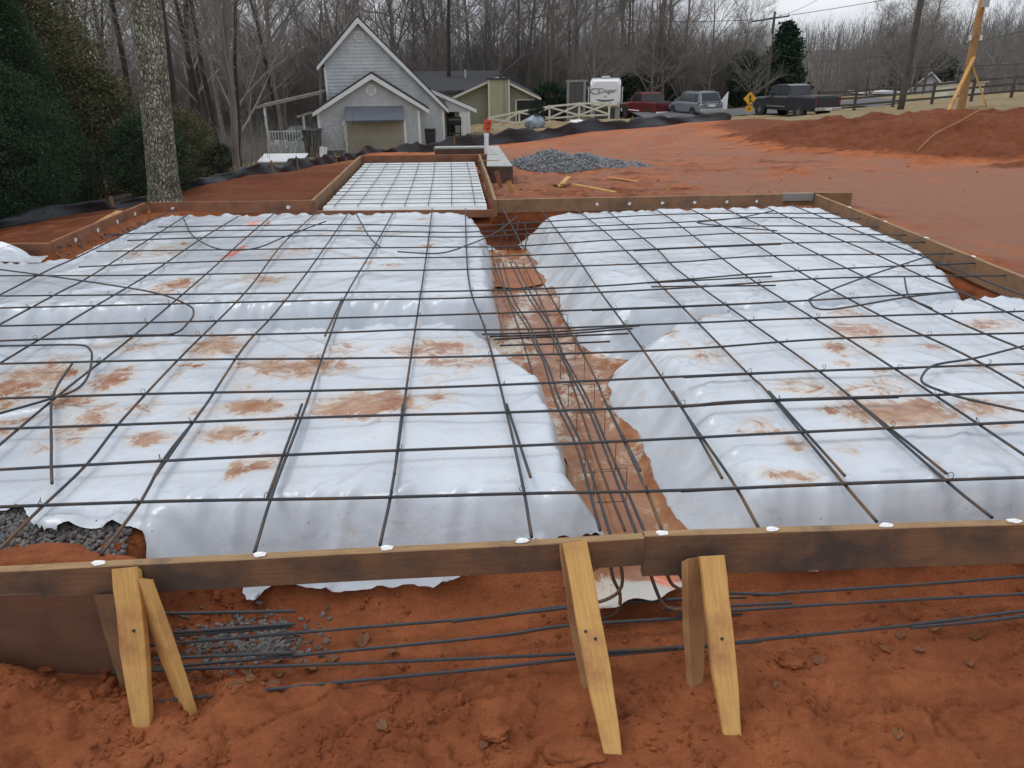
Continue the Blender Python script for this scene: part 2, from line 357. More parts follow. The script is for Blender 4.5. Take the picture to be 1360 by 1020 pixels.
def bark_plates():
    m = M['bark']; t = m.node_tree; b = t.nodes['Principled BSDF']; L = t.links.new
    tc = N(t, 'ShaderNodeTexCoord'); mp = N(t, 'ShaderNodeMapping'); mp.inputs['Scale'].default_value = (1, 1, .42); L(tc.outputs['Object'], mp.inputs[0])
    nz = N(t, 'ShaderNodeTexNoise', i_Scale=9.0, i_Detail=4.0); L(mp.outputs[0], nz.inputs['Vector'])
    ad = N(t, 'ShaderNodeMixRGB', blend_type='ADD'); ad.inputs[0].default_value = .17; L(mp.outputs[0], ad.inputs[1]); L(nz.outputs['Color'], ad.inputs[2])
    vo = N(t, 'ShaderNodeTexVoronoi', feature='DISTANCE_TO_EDGE', i_Scale=31.0); L(ad.outputs[0], vo.inputs['Vector'])
    cr = N(t, 'ShaderNodeValToRGB'); e = cr.color_ramp.elements; e[0].position = .03; e[0].color = (.065, .06, .048, 1); e[1].position = .36; e[1].color = (.58, .57, .47, 1); L(vo.outputs['Distance'], cr.inputs[0])
    n2 = N(t, 'ShaderNodeTexNoise', i_Scale=5.0, i_Detail=6.0); L(tc.outputs['Object'], n2.inputs['Vector'])
    c2 = N(t, 'ShaderNodeValToRGB'); e = c2.color_ramp.elements; e[0].position = .35; e[0].color = (.62, .60, .55, 1); e[1].position = .65; e[1].color = (1.05, 1.08, 1.0, 1); L(n2.outputs[0], c2.inputs[0])
    mx = N(t, 'ShaderNodeMixRGB', blend_type='MULTIPLY'); mx.inputs[0].default_value = 1; L(cr.outputs[0], mx.inputs[1]); L(c2.outputs[0], mx.inputs[2]); L(mx.outputs[0], b.inputs['Base Color'])
    bp = N(t, 'ShaderNodeBump', i_Strength=1.0, i_Distance=.03); L(vo.outputs['Distance'], bp.inputs['Height']); L(bp.outputs[0], b.inputs['Normal'])
bark_plates()

for k_ in ('gravel', 'gravel_dark'):
    t = M[k_].node_tree; cr = next(n for n in t.nodes if n.type == 'VALTORGB'); a = N(t, 'ShaderNodeAttribute', attribute_name='tone'); t.links.new(a.outputs['Fac'], cr.inputs[0])
    cr.color_ramp.elements[0].position = 0.0; cr.color_ramp.elements[1].position = 1.0
# ------------------------------------------------------------------ terrain heights
ANCH = np.array([
 (-6,0,-.58),(-2,0,-.6),(0,0,-.6),(2,0,-.6),(6,0,-.6),(-4,1.8,-.5),(-2,1.8,-.55),(0,1.8,-.545),(2,1.8,-.54),(4,1.8,-.53),(-1.8,2.2,-.50),(0,2.3,-.52),(2,2.3,-.5),(3.5,2.3,-.5),
 (-5.05,9,-.11),(-5.4,8.1,-.15),(-7,8.2,-.2),(-6.5,10,-.28),(-5.2,10.8,-.18),(-8,5,-.35),(-8,2,-.45),(-10,9,-.75),(-10,14,-1.1),(-14,10,-1.6),
 (-3.5,10.8,-.16),(-4.5,12.5,-.3),(-3.4,14.5,-.3),(-5.4,14.3,-.31),(-5,20,-.68),(-8,20,-1.3),(-3.5,18,-.45),(-1,19,-.4),(-1.5,24,-.9),
 (.2,11.2,-.16),(0,12.5,-.2),(1,14,-.38),(.5,16.5,-.48),(3,11,-.2),(3,13.5,-.4),(3,17,-.5),(1.5,20,-.6),(5,12,-.36),(8,12,-.42),(4.5,9,-.2),(4.5,6,-.2),(6,7.5,-.38),(8,6,-.42),(4.6,3,-.35),(10,10,-.44),(14,8,-.4),
 (5,17,-.45),(7,16.4,-.46),(9.7,14.2,-.45),(12,12.4,-.44),(5.2,19.2,-.44),(7.2,17.9,-.40),(9.9,15.4,-.40),(12.5,13.8,-.36),
 (5.3,24,-.35),(8.5,21.2,.16),(10.2,20.6,.34),(12.2,18.9,.42),(15,17,.45),(7.9,20.6,.03),(10.1,19.4,.30),(12.1,17.7,.34),(7.3,18.7,-.34),(9.9,16.6,-.3),(12.1,15.0,-.28),(6,21.5,-.36),
 (11.7,21,.36),(16,20,.45),(12,25,.18),(9,24,.0),(20,25,.3),(19.8,41,-.73),(17,50,-1.62),(20,52,-1.5),(28.8,50,-.8),(32,50,-.62),(15.3,52,-1.66),(25,38,-.3),(13,36,-.85),(15,44,-1.3),(17,47,-1.55),
 (3,24,-.68),(.7,32,-1.28),(2.5,32,-1.02),(4.9,32,-.82),(8.2,30,-.42),(-1.1,32,-1.4),(-3.3,30,-1.5),(-4.9,27,-1.15),
 (-10,45,-3.05),(-5,45,-2.75),(-14,47,-3.4),(-8,55,-3.2),(-2,50,-2.55),(-1.2,40,-1.75),(0,50,-2.25),(4,50,-1.78),(-1,62,-2.6),(2,62,-2.5),(7.8,66,-2.95),(9.5,60,-2.45),(12.5,55,-1.98),(0,75,-3.2),(15,75,-3),
 (-7,25,-1.4),(-15,25,-2.2),(-20,40,-4),(-12,35,-2.6),(-30,60,-5),(-40,90,-5.5),(0,95,-4.5),(30,90,-2.2),(50,100,-4),(70,90,-2),(-120,0,-6),(120,0,1),(-120,130,-6),(120,130,-2),(0,-60,-.8),(-60,-40,-3),(60,-40,0),(0,200,-5),(-150,300,-6),(150,300,-4)], float)
def tps_fit(A):
    n = len(A); d = np.hypot(A[:, None, 0]-A[None, :, 0], A[:, None, 1]-A[None, :, 1])
    K = np.where(d > 0, d*d*np.log(d+1e-12), 0)+np.eye(n)*.02; P = np.c_[np.ones(n), A[:, :2]]
    S = np.block([[K, P], [P.T, np.zeros((3, 3))]]); return np.linalg.solve(S, np.r_[A[:, 2], 0, 0, 0])
TW = tps_fit(ANCH)
def tps(x, y):
    x = np.asarray(x, float); y = np.asarray(y, float); z = TW[-3]+TW[-2]*x+TW[-1]*y
    for (ax, ay, _), w in zip(ANCH, TW[:-3]):
        d2 = (x-ax)**2+(y-ay)**2; z = z+w*.5*d2*np.log(d2+1e-12)
    return z
# the four pads under the sheets (rim outlines) and the excavated footprint
PADS = {
 'LB': [(-6.6,7.3),(-4.95,7.38),(-4.25,7.5),(-4.27,8.57),(-4.31,9.8),(-2.46,9.83),(-.83,9.78),(-.48,9.35),(-.30,8.34),(-.25,6.35),(-.17,5.95),(-.96,5.975),(-2.3,5.99),(-4.1,5.96),(-6.6,5.95)],
 'LF': [(-6.6,4.9),(-3.48,4.93),(-2.55,5.16),(-1.5,5.24),(-.49,5.34),(-.20,4.995),(.09,4.3),(.2,3.66),(.18,3.2),(.21,2.98),(-.59,2.99),(-1.1,2.98),(-1.45,2.95),(-1.55,2.80),(-1.96,2.78),(-2.12,2.92),(-6.6,2.93)],
 'RB': [(.55,9.45),(.78,9.67),(3.1,9.93),(3.87,9.77),(3.99,8.2),(3.95,7.39),(3.75,6.66),(3.55,6.06),(2.5,5.89),(1.89,5.82),(1.1,5.75),(.95,5.75),(.86,6.4),(.80,7.5),(.64,8.6)],
 'RF': [(1.25,5.25),(1.65,5.55),(2.4,5.59),(3.46,5.74),(3.95,5.75),(3.95,3.08),(2.28,3.05),(1.39,3.03),(1.12,3.0),(1.14,3.2),(1.12,3.9),(1.02,4.6),(1.06,5.0)]}
FOOT = [(-7.2,2.12),(4.12,2.3),(4.12,10.27),(-4.74,10.27),(-4.70,7.88),(-7.2,7.84)]
def floor_z(x, y):
    f = -.48+.30*sstep(-4.32, -4.45, x)*sstep(7.3, 7.8, y)
    return f+.27*sstep(-1.5, -1.62, x)*sstep(2.32, 2.42, y)*sstep(3.2, 3.0, y)
def pad_h(k, x, y, d=None):
    d = sdf(PADS[k], x, y) if d is None else d
    d = d+(.07*fbm(x*1.3, y*1.3, 2, 601)+.03*fbm(x*4.1, y*4.1, 2, 605))*sstep(3.0, 3.25, y)
    xc = .56-.075*(y-3); w = .34-(.19 if k[0] == 'L' else -.14)*sstep(.75, .5, np.abs(x-xc))*sstep(3.0, 3.25, y); fl = floor_z(x, y)
    t = np.clip(d/w, 0, 1); s = .5-.5*np.cos(math.pi*t)
    return -.10+(fl+.10)*s, d
def interior(x, y):
    h = floor_z(x, y)
    for k in PADS: h = np.maximum(h, pad_h(k, x, y)[0])
    return h
def hill(x, y):
    return (6.5+1.5*np.sin(x*.021+1)+.8*np.sin(x*.06))*sstep(120, 330, y+.15*np.abs(x+20))+(3*sstep(30, 160, x)*sstep(60, 140, y))
def ground_raw(x, y):
    z = tps(np.clip(x, -150, 150), np.clip(y, -60, 300))+hill(x, y)
    near = sstep(30, 6, np.hypot(x, y-4))
    z = z+fbm(x*.35, y*.35, 4, 3)*(.10+.25*sstep(30, 90, y))+fbm(x*1.7, y*1.7, 4, 9)*.035*near
    tr_ = y+.12*x+.5*np.sin(x*.3)
    z = z+.022*np.sin(tr_*5.2)*np.maximum(0, pn(x*.25, y*.5, 14)+.15)*sstep(3.6, 4.6, x)*sstep(20, 16, y)
    # churned track marks and lumps on the graded clay
    z = z+np.maximum(0, fbm(x*2.6, y*2.6, 3, 21))*.10*sstep(10.4, 11.5, y)*sstep(26, 18, y)*sstep(6.0, 2.5, np.abs(x-2.5))
    return z
def ground_z(x, y):
    z = ground_raw(x, y); d = sdf(FOOT, x, y); w = sstep(.03, -.05, d)
    ins = interior(x, y)-.045+fbm(x*2.2, y*2.2, 4, 31)*.025
    z = z*(1-w)+ins*w
    # under the upper deck
    dk = sstep(.06, -.02, np.maximum(np.maximum(-2.95+.06*(y-10.3)*-1-x+.3, x+.25+.074*(y-10.3)), np.maximum(10.2-y, y-15.6)))
    z = np.where(dk > 0, np.minimum(z, z*(1-dk)-.34*dk), z)
    fr = sstep(2.75, 2.45, y)*sstep(.6, 1.2, y)*(.35+.65*sstep(2.5, 2.1, y+.05*x))
    rough = fbm(x*5, y*5, 4, 51, .55)*.032+np.maximum(0, fbm(x*11+.3*fbm(x*4, y*4, 2, 5), y*11, 4, 61, .6))*.026-.020*sstep(.06, .0, np.abs(fbm(x*3.3, y*4.5, 3, 67)))
    lump = np.maximum(0, fbm(x*3.1, y*3.1, 3, 71)-.12)*.16*(.35+.65*sstep(-.6, -1.5, x)+.25*sstep(.5, 1.5, x))
    z = z+fr*(rough+lump*.55)
    z = z+fr*.17*np.exp(-((x+2.05)/.38)**2-((y-2.14)/.24)**2)      # spoil heaped against the lower panel
    for fx_, fy_ in FEET:
        g_ = .9*np.exp(-((x-fx_)**2+(y-fy_)**2)/.09**2); z = z*(1-g_)-.512*g_
    bank = sstep(-.43, -.25, z)*sstep(13, 15, y)*sstep(24, 21, y)*sstep(5, 7, x)
    return z+bank*(fbm(x*1.6, y*1.6, 4, 81)*.16+.10*np.abs(fbm(x*3.5, y*1.2, 3, 83)))
FEET = [(-1.322,2.035),(-1.165,2.10),(.342,1.878),(.286,2.2),(.757,1.955),(.676,2.21),(-1.46,2.245)]
def axis(segs):
    out = []
    for a, b, s0, s1 in segs:
        p = a; n = 0
        while p < b-1e-6:
            out.append(p); t = (p-a)/(b-a); p += s0+(s1-s0)*t
    out.append(segs[-1][1]); return np.array(out)
gx = axis([(-600,-60,60,12),(-60,-12,8,.5),(-12,-4.9,.4,.08),(-4.9,-2.2,.07,.03),(-2.2,2.3,.012,.012),(2.3,4.9,.03,.07),(4.9,14,.08,.25),(14,60,.3,8),(60,600,12,60)])
gy = axis([(-120,-3,20,1),(-3,1.6,.6,.03),(1.6,2.75,.012,.012),(2.75,3.4,.02,.04),(3.4,10.5,.05,.05),(10.5,22,.06,.13),(22,60,.16,.8),(60,160,1,4),(160,700,5,30)])
GX, GY = np.meshgrid(gx, gy); GZ = ground_z(GX, GY)
def grid_faces(ny, nx):
    i = np.arange(ny*nx).reshape(ny, nx); return np.stack([i[:-1, :-1], i[:-1, 1:], i[1:, 1:], i[1:, :-1]], -1).reshape(-1, 4)
gme = qmesh('ground', np.stack([GX, GY, GZ], -1).reshape(-1, 3), grid_faces(len(gy), len(gx)))
SILT = [(-10.5,7.4,.3),(-8.6,8.9,.2),(-6.9,10.4,.17),(-6.1,11.6,.16),(-5.83,13.6,.13),(-5.35,14.6,.15),(-5.2,17,.22),(-5.05,20,.26),(-4.95,23.5,.22),(-4.7,27,.24),(-3.3,30,.40),(-1.1,32,.55),(.72,32.3,.5),(2.5,32.2,.46),(4.9,32,.42),(6.6,31.2,.32),(8.2,30,.24)]
x_, y_ = GX.ravel(), GY.ravel()
CLEAR = [(-30,-30),(-8,7.5)]+[(a, b+.3) for a, b, _ in SILT[2:]]+[(8.8,24),(9.2,22.2),(11,20.9),(12.6,19.2),(16,17.3),(40,10),(40,-30)]
dcl = sdf(CLEAR, x_, y_)
wood_edge = sdf([(-400,20),(-16,24),(-15,58),(-8,75),(20,82),(60,84),(400,60),(400,800),(-400,800)], x_, y_)
left_wood = sdf([(-400,-100),(-9.2,-100),(-7.4,10.6),(-6.4,13.2),(-6.6,17.5),(-13,26),(-400,30)], x_, y_)
attr(gme, 'grass', np.clip(.5+dcl*1.3, 0, 1)); attr(gme, 'litter', np.clip(.5-np.minimum(wood_edge*.2, left_wood*.8), 0, 1))
inner = sdf(FOOT, x_, y_)
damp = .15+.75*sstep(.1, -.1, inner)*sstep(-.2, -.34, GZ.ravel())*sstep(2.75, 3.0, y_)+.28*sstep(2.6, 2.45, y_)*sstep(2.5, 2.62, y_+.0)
bankm = sstep(-.40, -.2, GZ.ravel())*sstep(14, 16, y_)*sstep(5, 7, x_)*sstep(.6, -.2, dcl)
stk = np.maximum(0, fbm(x_*.28+.2*np.sin(y_*.7), (y_+.12*x_)*2.4, 4, 131, .6)-.06)*sstep(3.9, 4.5, np.maximum(x_, 3.9+(y_-10.4)))*sstep(24, 20, y_)
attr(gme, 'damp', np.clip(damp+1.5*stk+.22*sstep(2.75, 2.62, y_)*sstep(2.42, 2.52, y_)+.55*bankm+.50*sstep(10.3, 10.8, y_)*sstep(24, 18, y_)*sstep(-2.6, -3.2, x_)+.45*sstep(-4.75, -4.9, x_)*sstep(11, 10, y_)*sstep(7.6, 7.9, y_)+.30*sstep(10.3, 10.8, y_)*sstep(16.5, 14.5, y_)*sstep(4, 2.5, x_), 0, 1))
attr(gme, 'pale', .46*sstep(10.4, 11.2, np.maximum(y_, 10.2+.9*(x_-3.9)))*(1-np.clip(1.6*bankm, 0, 1))*sstep(-2, -1, x_)+.24*sstep(10.5, 12, y_)*sstep(17.5, 13.5, y_)*sstep(2.5, 4, x_)*sstep(15, 9, x_)+.16*np.exp(-((y_-9.5)/3)**2)*sstep(4.3, 5, x_)+.08*sstep(15, 19, y_)*sstep(30, 24, y_))
gro = mobj('ground', gme, M['ground']); tag(gro, kind='structure')
def gz(x, y): return float(ground_z(np.array([float(x)]), np.array([float(y)]))[0])
# road beyond the parked vehicles
rx = np.linspace(9, 27, 40); ry0 = 53.5+.03*(rx-20)
V = []
for x, y in zip(rx, ry0):
    z0 = gz(x, y)+.06; V += [(x, y-.0, z0), (x, y+6.2, max(z0, gz(x, y+6.2)+.06))]
tag(obj('road', V, [(2*i, 2*i+2, 2*i+3, 2*i+1) for i in range(len(rx)-1)], M['asphalt']), kind='structure')

# ------------------------------------------------------------------ plastic sheets on the pads
MUD = [(-2.888, 6.469, 0.166, 0.223, 0.8), (-2.203, 6.688, 0.204, 0.158, 0.6), (-3.687, 7.8, 0.315, 0.313, 0.45), (-2.278, 7.724, 0.233, 0.17, 0.5), (-1.349, 4.509, 0.31, 0.17, 0.85), (-0.498, 4.81, 0.251, 0.176, 0.75), (-0.38, 4.542, 0.263, 0.106, 0.7), (-0.798, 3.904, 0.231, 0.153, 1.15), (-1.445, 3.893, 0.161, 0.092, 0.9), (-1.48, 3.566, 0.141, 0.079, 0.85), (-1.87, 3.524, 0.085, 0.07, 0.85), (-2.304, 3.733, 0.143, 0.267, 0.6), (-1.986, 4.907, 0.165, 0.198, 0.85), (-2.958, 4.301, 0.208, 0.316, 0.75), (-2.444, 4.32, 0.102, 0.195, 0.7), (-1.316, 3.165, 0.032, 0.101, 0.85), (-2.085, 3.922, 0.106, 0.124, 0.5), (2.413, 5.057, 0.195, 0.24, 0.7), (2.137, 4.73, 0.088, 0.086, 0.8), (2.092, 3.721, 0.258, 0.123, 1.15), (1.725, 3.76, 0.064, 0.058, 0.8), (1.264, 3.059, 0.108, 0.055, 0.8), (1.652, 4.075, 0.163, 0.133, 0.55), (2.465, 3.739, 0.179, 0.086, 0.6), (1.261, 4.62, 0.144, 0.136, 0.5), (2.057, 4.007, 0.127, 0.107, 0.6), (-2.674, 3.744, 0.123, 0.115, 0.6), (-1.149, 4.804, 0.151, 0.131, 0.5), (-0.142, 4.56, 0.096, 0.08, 0.5), (3.43, 5.184, 0.156, 0.1, 0.4)]
SPRAY = [(-3.073, 9.279, 0.083, 0.191, 0.8), (-2.812, 7.719, 0.062, 0.375, 0.85), (-2.942, 8.493, 0.043, 0.488, 0.5)]
rq = random.Random(8)
for _ in range(70):      # scattered small boot smears
    x_b, y_b = rq.choice([(rq.uniform(-3.4, -.2), rq.uniform(3.1, 5.1)), (rq.uniform(1.1, 3.4), rq.uniform(3.2, 5.5)), (rq.uniform(-4.0, -.6), rq.uniform(6.2, 9.5)), (rq.uniform(-3.4, -1.2), rq.uniform(3.1, 5.1))])
    MUD.append((x_b, y_b, rq.uniform(.03, .16), rq.uniform(.03, .14), rq.uniform(.4, .75)))
def blobs(lst, x, y):
    s = np.zeros_like(x)
    for cx, cy, rx_, ry_, a in lst:
        d = ((x-cx)/rx_)**2+((y-cy)/ry_)**2; s = np.maximum(s, (a+.03)*np.clip(1.3-.66*np.sqrt(d), 0, 1))
    return s
def make_sheet(k, label, step, dmaxf, seed):
    P = np.array(PADS[k]); x0, y0 = P.min(0)-.55; x1, y1 = P.max(0)+.55; x0 = max(x0, -6.4)
    xs = np.arange(x0, x1, step); ys = np.arange(y0, y1, step); X, Y = np.meshgrid(xs, ys)
    h, D = pad_h(k, X, Y); dm = dmaxf(X, Y)
    f = D-dm+.035*fbm(X*2.3, Y*2.3, 3, seed+5)+.016*fbm(X*10, Y*10, 3, seed+6)
    # hidden where a neighbour pad stands clearly higher
    for j in PADS:
        if j != k: f = np.maximum(f, (pad_h(j, X, Y)[0]-h)*1.2-.05)
    f = np.maximum(f, -6.35-X)
    ins = f < 0; cell = (ins[:-1, :-1] | ins[:-1, 1:] | ins[1:, 1:] | ins[1:, :-1])
    gyf, gxf = np.gradient(f, step); g2 = gxf**2+gyf**2+1e-6; mv = np.clip(f, 0, step*2.0)
    X2 = X-np.where(f > 0, mv*gxf/g2, 0); Y2 = Y-np.where(f > 0, mv*gyf/g2, 0)
    h, D = pad_h(k, X2, Y2); slope = sstep(-.12, .06, D)*sstep(.42, .2, D)
    top = sstep(.05, -.15, D)
    rid = np.abs(fbm(X2*1.1+.6*pn(X2*.7, Y2*.7, seed), Y2*1.1, 3, seed+1)); z = h
    u1 = X2*.8+Y2*.6; v1 = Y2*.8-X2*.6; wp = .35*pn(X2*1.3, Y2*1.3, seed+41)
    cr1 = np.maximum(0, 1-np.abs(fbm(u1*.55+wp, v1*1.7+wp, 2, seed+42))/.11)*sstep(-.05, .2, pn(X2*.7, Y2*.7, seed+43)); cr2 = np.maximum(0, 1-np.abs(fbm(v1*.6-wp, u1*2.1+wp, 2, seed+44))/.10)*sstep(-.05, .2, pn(X2*.7+9, Y2*.7, seed+45))
    z = z+sstep(.30, -.05, D)*(.020*cr1+.017*cr2)
    z = z+top*(.020*fbm(X2*.8, Y2*.8, 2, seed)+.035*np.maximum(0, .07-rid)*2*sstep(-.05, .25, pn(X2*.6, Y2*.6, seed+9))+.0025*fbm(X2*2.2, Y2*2.2, 2, seed+2))
    # folds hanging down the sides: run along the fall line
    gyd, gxd = np.gradient(D, step); tang = np.where(np.abs(gyd) > np.abs(gxd), X2, Y2)
    fold = np.abs(fbm(tang*4.2+.9*D, D*.9, 2, seed+3)); z = z+slope*sstep(.40, .16, D+(.34-(.34-.18*sstep(.75, .5, np.abs(X2-.56+.075*(Y2-3))))))*(.13*np.maximum(0, .26-fold)-.010)
    z = z+sstep(.2, .35, D)*.012
    idx = -np.ones(X.shape, int); use = np.zeros(X.shape, bool)
    for a in (0, 1):
        for b in (0, 1): use[a:a+cell.shape[0], b:b+cell.shape[1]] |= cell
    idx[use] = np.arange(use.sum()); F = np.stack([idx[:-1, :-1], idx[:-1, 1:], idx[1:, 1:], idx[1:, :-1]], -1)[cell]
    V = np.stack([X2, Y2, z], -1)[use]; me = qmesh('plastic_sheet', V, F)
    xv, yv = V[:, 0], V[:, 1]
    attr(me, 'mud', blobs(MUD, xv, yv)+.12*sstep(.12, .32, D[use])); attr(me, 'spray', blobs(SPRAY, xv, yv))
    return tag(mobj('plastic_sheet', me, M['poly_sheet']), label, 'plastic sheet', 'sheets over the slab pads')
make_sheet('LB', 'white plastic sheet with orange spray marks, beside the big tree corner', .026, lambda x, y: .30+.10*sstep(-3.9, -4.2, x)*-1+0*y, 100)
make_sheet('LF', 'mud-stained white plastic sheet left of the trench, torn edge hanging under the front board', .022,
           lambda x, y: .295-.045*sstep(3.1, 2.95, y)-.06*sstep(-1.16, -1.2, x)*sstep(3.2, 2.9, y)-.14*sstep(-1.48, -1.56, x)*sstep(3.2, 2.9, y)+.045*sstep(2.9, 2.8, y)*(np.exp(-((x+1.12)/.05)**2)+np.exp(-((x+.72)/.16)**2))-.09*sstep(-.35, .0, x)*sstep(2.98, 2.9, y)-.06*sstep(-.4, .0, x)*sstep(3.1, 3.4, y), 200)
make_sheet('RB', 'clean white plastic sheet right of the trench by the far form board', .026, lambda x, y: .31+.11*sstep(1.2, .8, x), 300)
make_sheet('RF', 'white plastic sheet with a brown puddle, right of the trench by the front board', .022, lambda x, y: .30+.12*sstep(1.5, 1.2, x)*sstep(3.05, 3.2, y)-.075*sstep(3.15, 3.0, y), 400)
# muddy plastic strip lining the trench floor, its ragged end showing under the front board
xs = np.arange(-.62, 1.45, .02); ys = np.arange(2.40, 9.3, .02); X, Y = np.meshgrid(xs, ys)
f = np.maximum((interior(X, Y)+.43)*.8, np.maximum(-.45-X, X-1.15+.42*sstep(3.0, 2.85, Y))); yend = 2.62+.05*np.sin(X*11)+.03*np.sin(X*27+1)+.35*sstep(.34, .24, X)
f = np.maximum(f, (yend-Y))+.010*fbm(X*7, Y*7, 3, 44)
ins = f < 0; cell = (ins[:-1, :-1] | ins[:-1, 1:] | ins[1:, 1:] | ins[1:, :-1]); gyf, gxf = np.gradient(f, .02); g2 = gxf**2+gyf**2+1e-4; mv = np.clip(f, 0, .03)
X2 = X-np.where(f > 0, mv*gxf/g2, 0); Y2 = Y-np.where(f > 0, mv*gyf/g2, 0)
zf = np.minimum(interior(X2, Y2), -.40)+.022+.014*fbm(X2*3, Y2*3, 4, 501)*sstep(0, .35, np.abs(Y2-7.95)-.45)-.012*sstep(.6, .4, np.abs(Y2-7.95))+.05*sstep(2.85, 2.62, Y2)*(.6+.8*np.abs(pn(X2*6, Y2*3, 4)))
idx = np.arange(X.size).reshape(X.shape); F = np.stack([idx[:-1, :-1], idx[:-1, 1:], idx[1:, 1:], idx[1:, :-1]], -1)[cell]
me = qmesh('trench_liner', np.stack([X2, Y2, zf], -1).reshape(-1, 3), F)
bm = bmesh.new(); bm.from_mesh(me); bmesh.ops.delete(bm, geom=[v for v in bm.verts if not v.link_faces], context='VERTS'); bm.to_mesh(me); bm.free()
n_ = len(me.vertices); cv = np.zeros(n_*3); me.vertices.foreach_get('co', cv); cv = cv.reshape(-1, 3)
attr(me, 'mud', (.50+.6*np.clip(fbm(cv[:, 0]*5, cv[:, 1]*.9, 3, 77)+.1, -.5, 1)+.35*sstep(3.9, 3.5, cv[:, 1]))*sstep(2.7, 2.85, cv[:, 1])+.25); attr(me, 'spray', blobs([(.66, 2.78, .07, .10, .8)], cv[:, 0], cv[:, 1]))
tag(mobj('trench_liner', me, M['poly_floor']), 'muddy cream plastic lining the floor of the central trench', 'plastic sheet')
def puddle(cx, cy, rx_, ry_, z, label, seed):
    rnd = random.Random(seed); n = 40; ph = [rnd.uniform(0, 6.28) for _ in range(4)]
    V = [(cx, cy, z)]
    for i in range(n):
        a = 2*math.pi*i/n; r_ = 1+.13*math.sin(2*a+ph[0])+.08*math.sin(3*a+ph[1])+.06*math.sin(5*a+ph[2])
        V.append((cx+rx_*r_*math.cos(a), cy+ry_*r_*math.sin(a), z))
    return tag(obj('puddle', V, [(0, i+1, (i+1) % n+1) for i in range(n)], M['mud_water']), label, 'puddle')
puddle(-.02, 7.95, .36, .50, -.446, 'orange-brown puddle in the central trench', 3)
# plastic flap folded over the left form boards
fx = np.linspace(0, 1, 26); fy = np.linspace(0, 1, 16); A, B = np.meshgrid(fx, fy)
px = -5.55+.95*A-.08*B; py = 7.45+.30*B+.05*np.sin(A*5)
pz = -.10+(.13*np.sin(np.clip(A*1.25, 0, 1)*math.pi)**.7*B**1.3)+.012*fbm(A*5, B*5, 3, 7)
me = qmesh('plastic_flap', np.stack([px, py, pz], -1).reshape(-1, 3), grid_faces(16, 26)); attr(me, 'mud', np.zeros(26*16)); attr(me, 'spray', np.zeros(26*16))
tag(mobj('plastic_flap', me, M['poly_sheet']), 'folded-up plastic flap against the left form board', 'plastic sheet')

# ------------------------------------------------------------------ form boards, stakes
def board(name, p0, p1, h, th, ztop, mt, label=None, cat='board', group=None, parent=None, edge=None, seed=0, bow=.004):
    """plank on edge: local x along its length, top edge at ztop, thickness away from the slab (local +y)"""
    p0 = Vector(p0); p1 = Vector(p1); L = (p1-p0).length; n = max(3, int(L/.35)); rnd = random.Random(seed)
    V = []; F = []
    for i in range(n+1):
        x = L*i/n; b = bow*math.sin(x*1.3+seed)+rnd.uniform(-.0012, .0012); t = rnd.uniform(-.002, .002); e = .003
        for y, z in ((e, -h), (th-e, -h), (th, -h+e), (th, -e), (th-e, 0), (e, 0), (0, -e), (0, -h+e)): V.append((x, y+b, z+t))
    for i in range(n):
        for k in range(8):
            a = i*8+k; c = i*8+(k+1) % 8; F.append((a, a+8, c+8, c))
    F.append(tuple(range(7, -1, -1))[::-1]); F.append(tuple(n*8+k for k in range(7, -1, -1)))
    o = obj(name, V, F, M[mt], parent)
    o.location = (p0.x, p0.y, ztop); o.rotation_euler.z = math.atan2(p1.y-p0.y, p1.x-p0.x)
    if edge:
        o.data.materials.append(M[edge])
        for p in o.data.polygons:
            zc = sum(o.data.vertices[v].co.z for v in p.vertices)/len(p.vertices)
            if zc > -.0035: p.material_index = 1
    bm = bmesh.new(); bm.from_mesh(o.data); bmesh.ops.recalc_face_normals(bm, faces=bm.faces); bm.to_mesh(o.data); bm.free()
    return tag(o, label, cat, group) if label else o
rndm = random.Random(5)
def blot(rw, rh, n=14, th=.0016):
    """small irregular dab of paint in the local xz plane, facing -y"""
    ph = rndm.uniform(0, 6)
    pts = [(rw*(1+.18*math.sin(2*a+ph)+.12*math.sin(5*a+ph*2))*math.cos(a), rh*(1+.14*math.sin(3*a+ph))*math.sin(a)) for a in [2*math.pi*i/n for i in range(n)]]
    return pts
def paint_side(b, x, z, y=-.0022, r_=.026):
    pts = blot(r_, r_*.95); m = MB(); m.prism(pts, -.0008, .0025); m.build('paint_mark', M['paint_white'], b, (x, y, z))
def paint_top(b, x, th, w=.027):
    pts = blot(w, th*.40); m = MB(); n = len(pts)
    V = [(a, c, 0) for a, c in pts]+[(a, c, .003) for a, c in pts]
    m.add(V, [tuple(range(n)), tuple(range(2*n-1, n-1, -1))]+[(i, i+n, (i+1) % n+n, (i+1) % n) for i in range(n)]); m.build('paint_mark', M['paint_white'], b, (x, th/2, 0.0015))
T = .038
b1 = board('form_board', (.487, 2.470), (-2.9, 2.235), .125, T, 0, 'lumber_front', 'dark-stained front form board with white chalk dabs, left of the joint', group='form boards round the slab', edge='lumber_edge', seed=1)
b2 = board('form_board', (2.95, 2.565), (.4905, 2.4702), .185, T, .004, 'lumber_front', 'deep front form board right of the joint, two stakes bracing it', group='form boards round the slab', edge='lumber_edge', seed=2)
for o in (b1, b2): pass
for wx in (-1.50, -.93, -.47, .03): paint_top(b1, math.hypot(.487-wx, .07*(.487-wx)), T)
for wx in (.56, .98, 1.42, 1.92): paint_top(b2, (2.95-wx)*1.0008, T)
b3 = board('form_board', (-4.77, 10.312), (-2.58, 10.327), .165, T, 0, 'lumber_form_red', 'reddish far form board behind the big tree trunk', group='form boards round the slab', seed=3)
for x in (.30, .82, 1.35, 1.83): paint_side(b3, x, -.085)
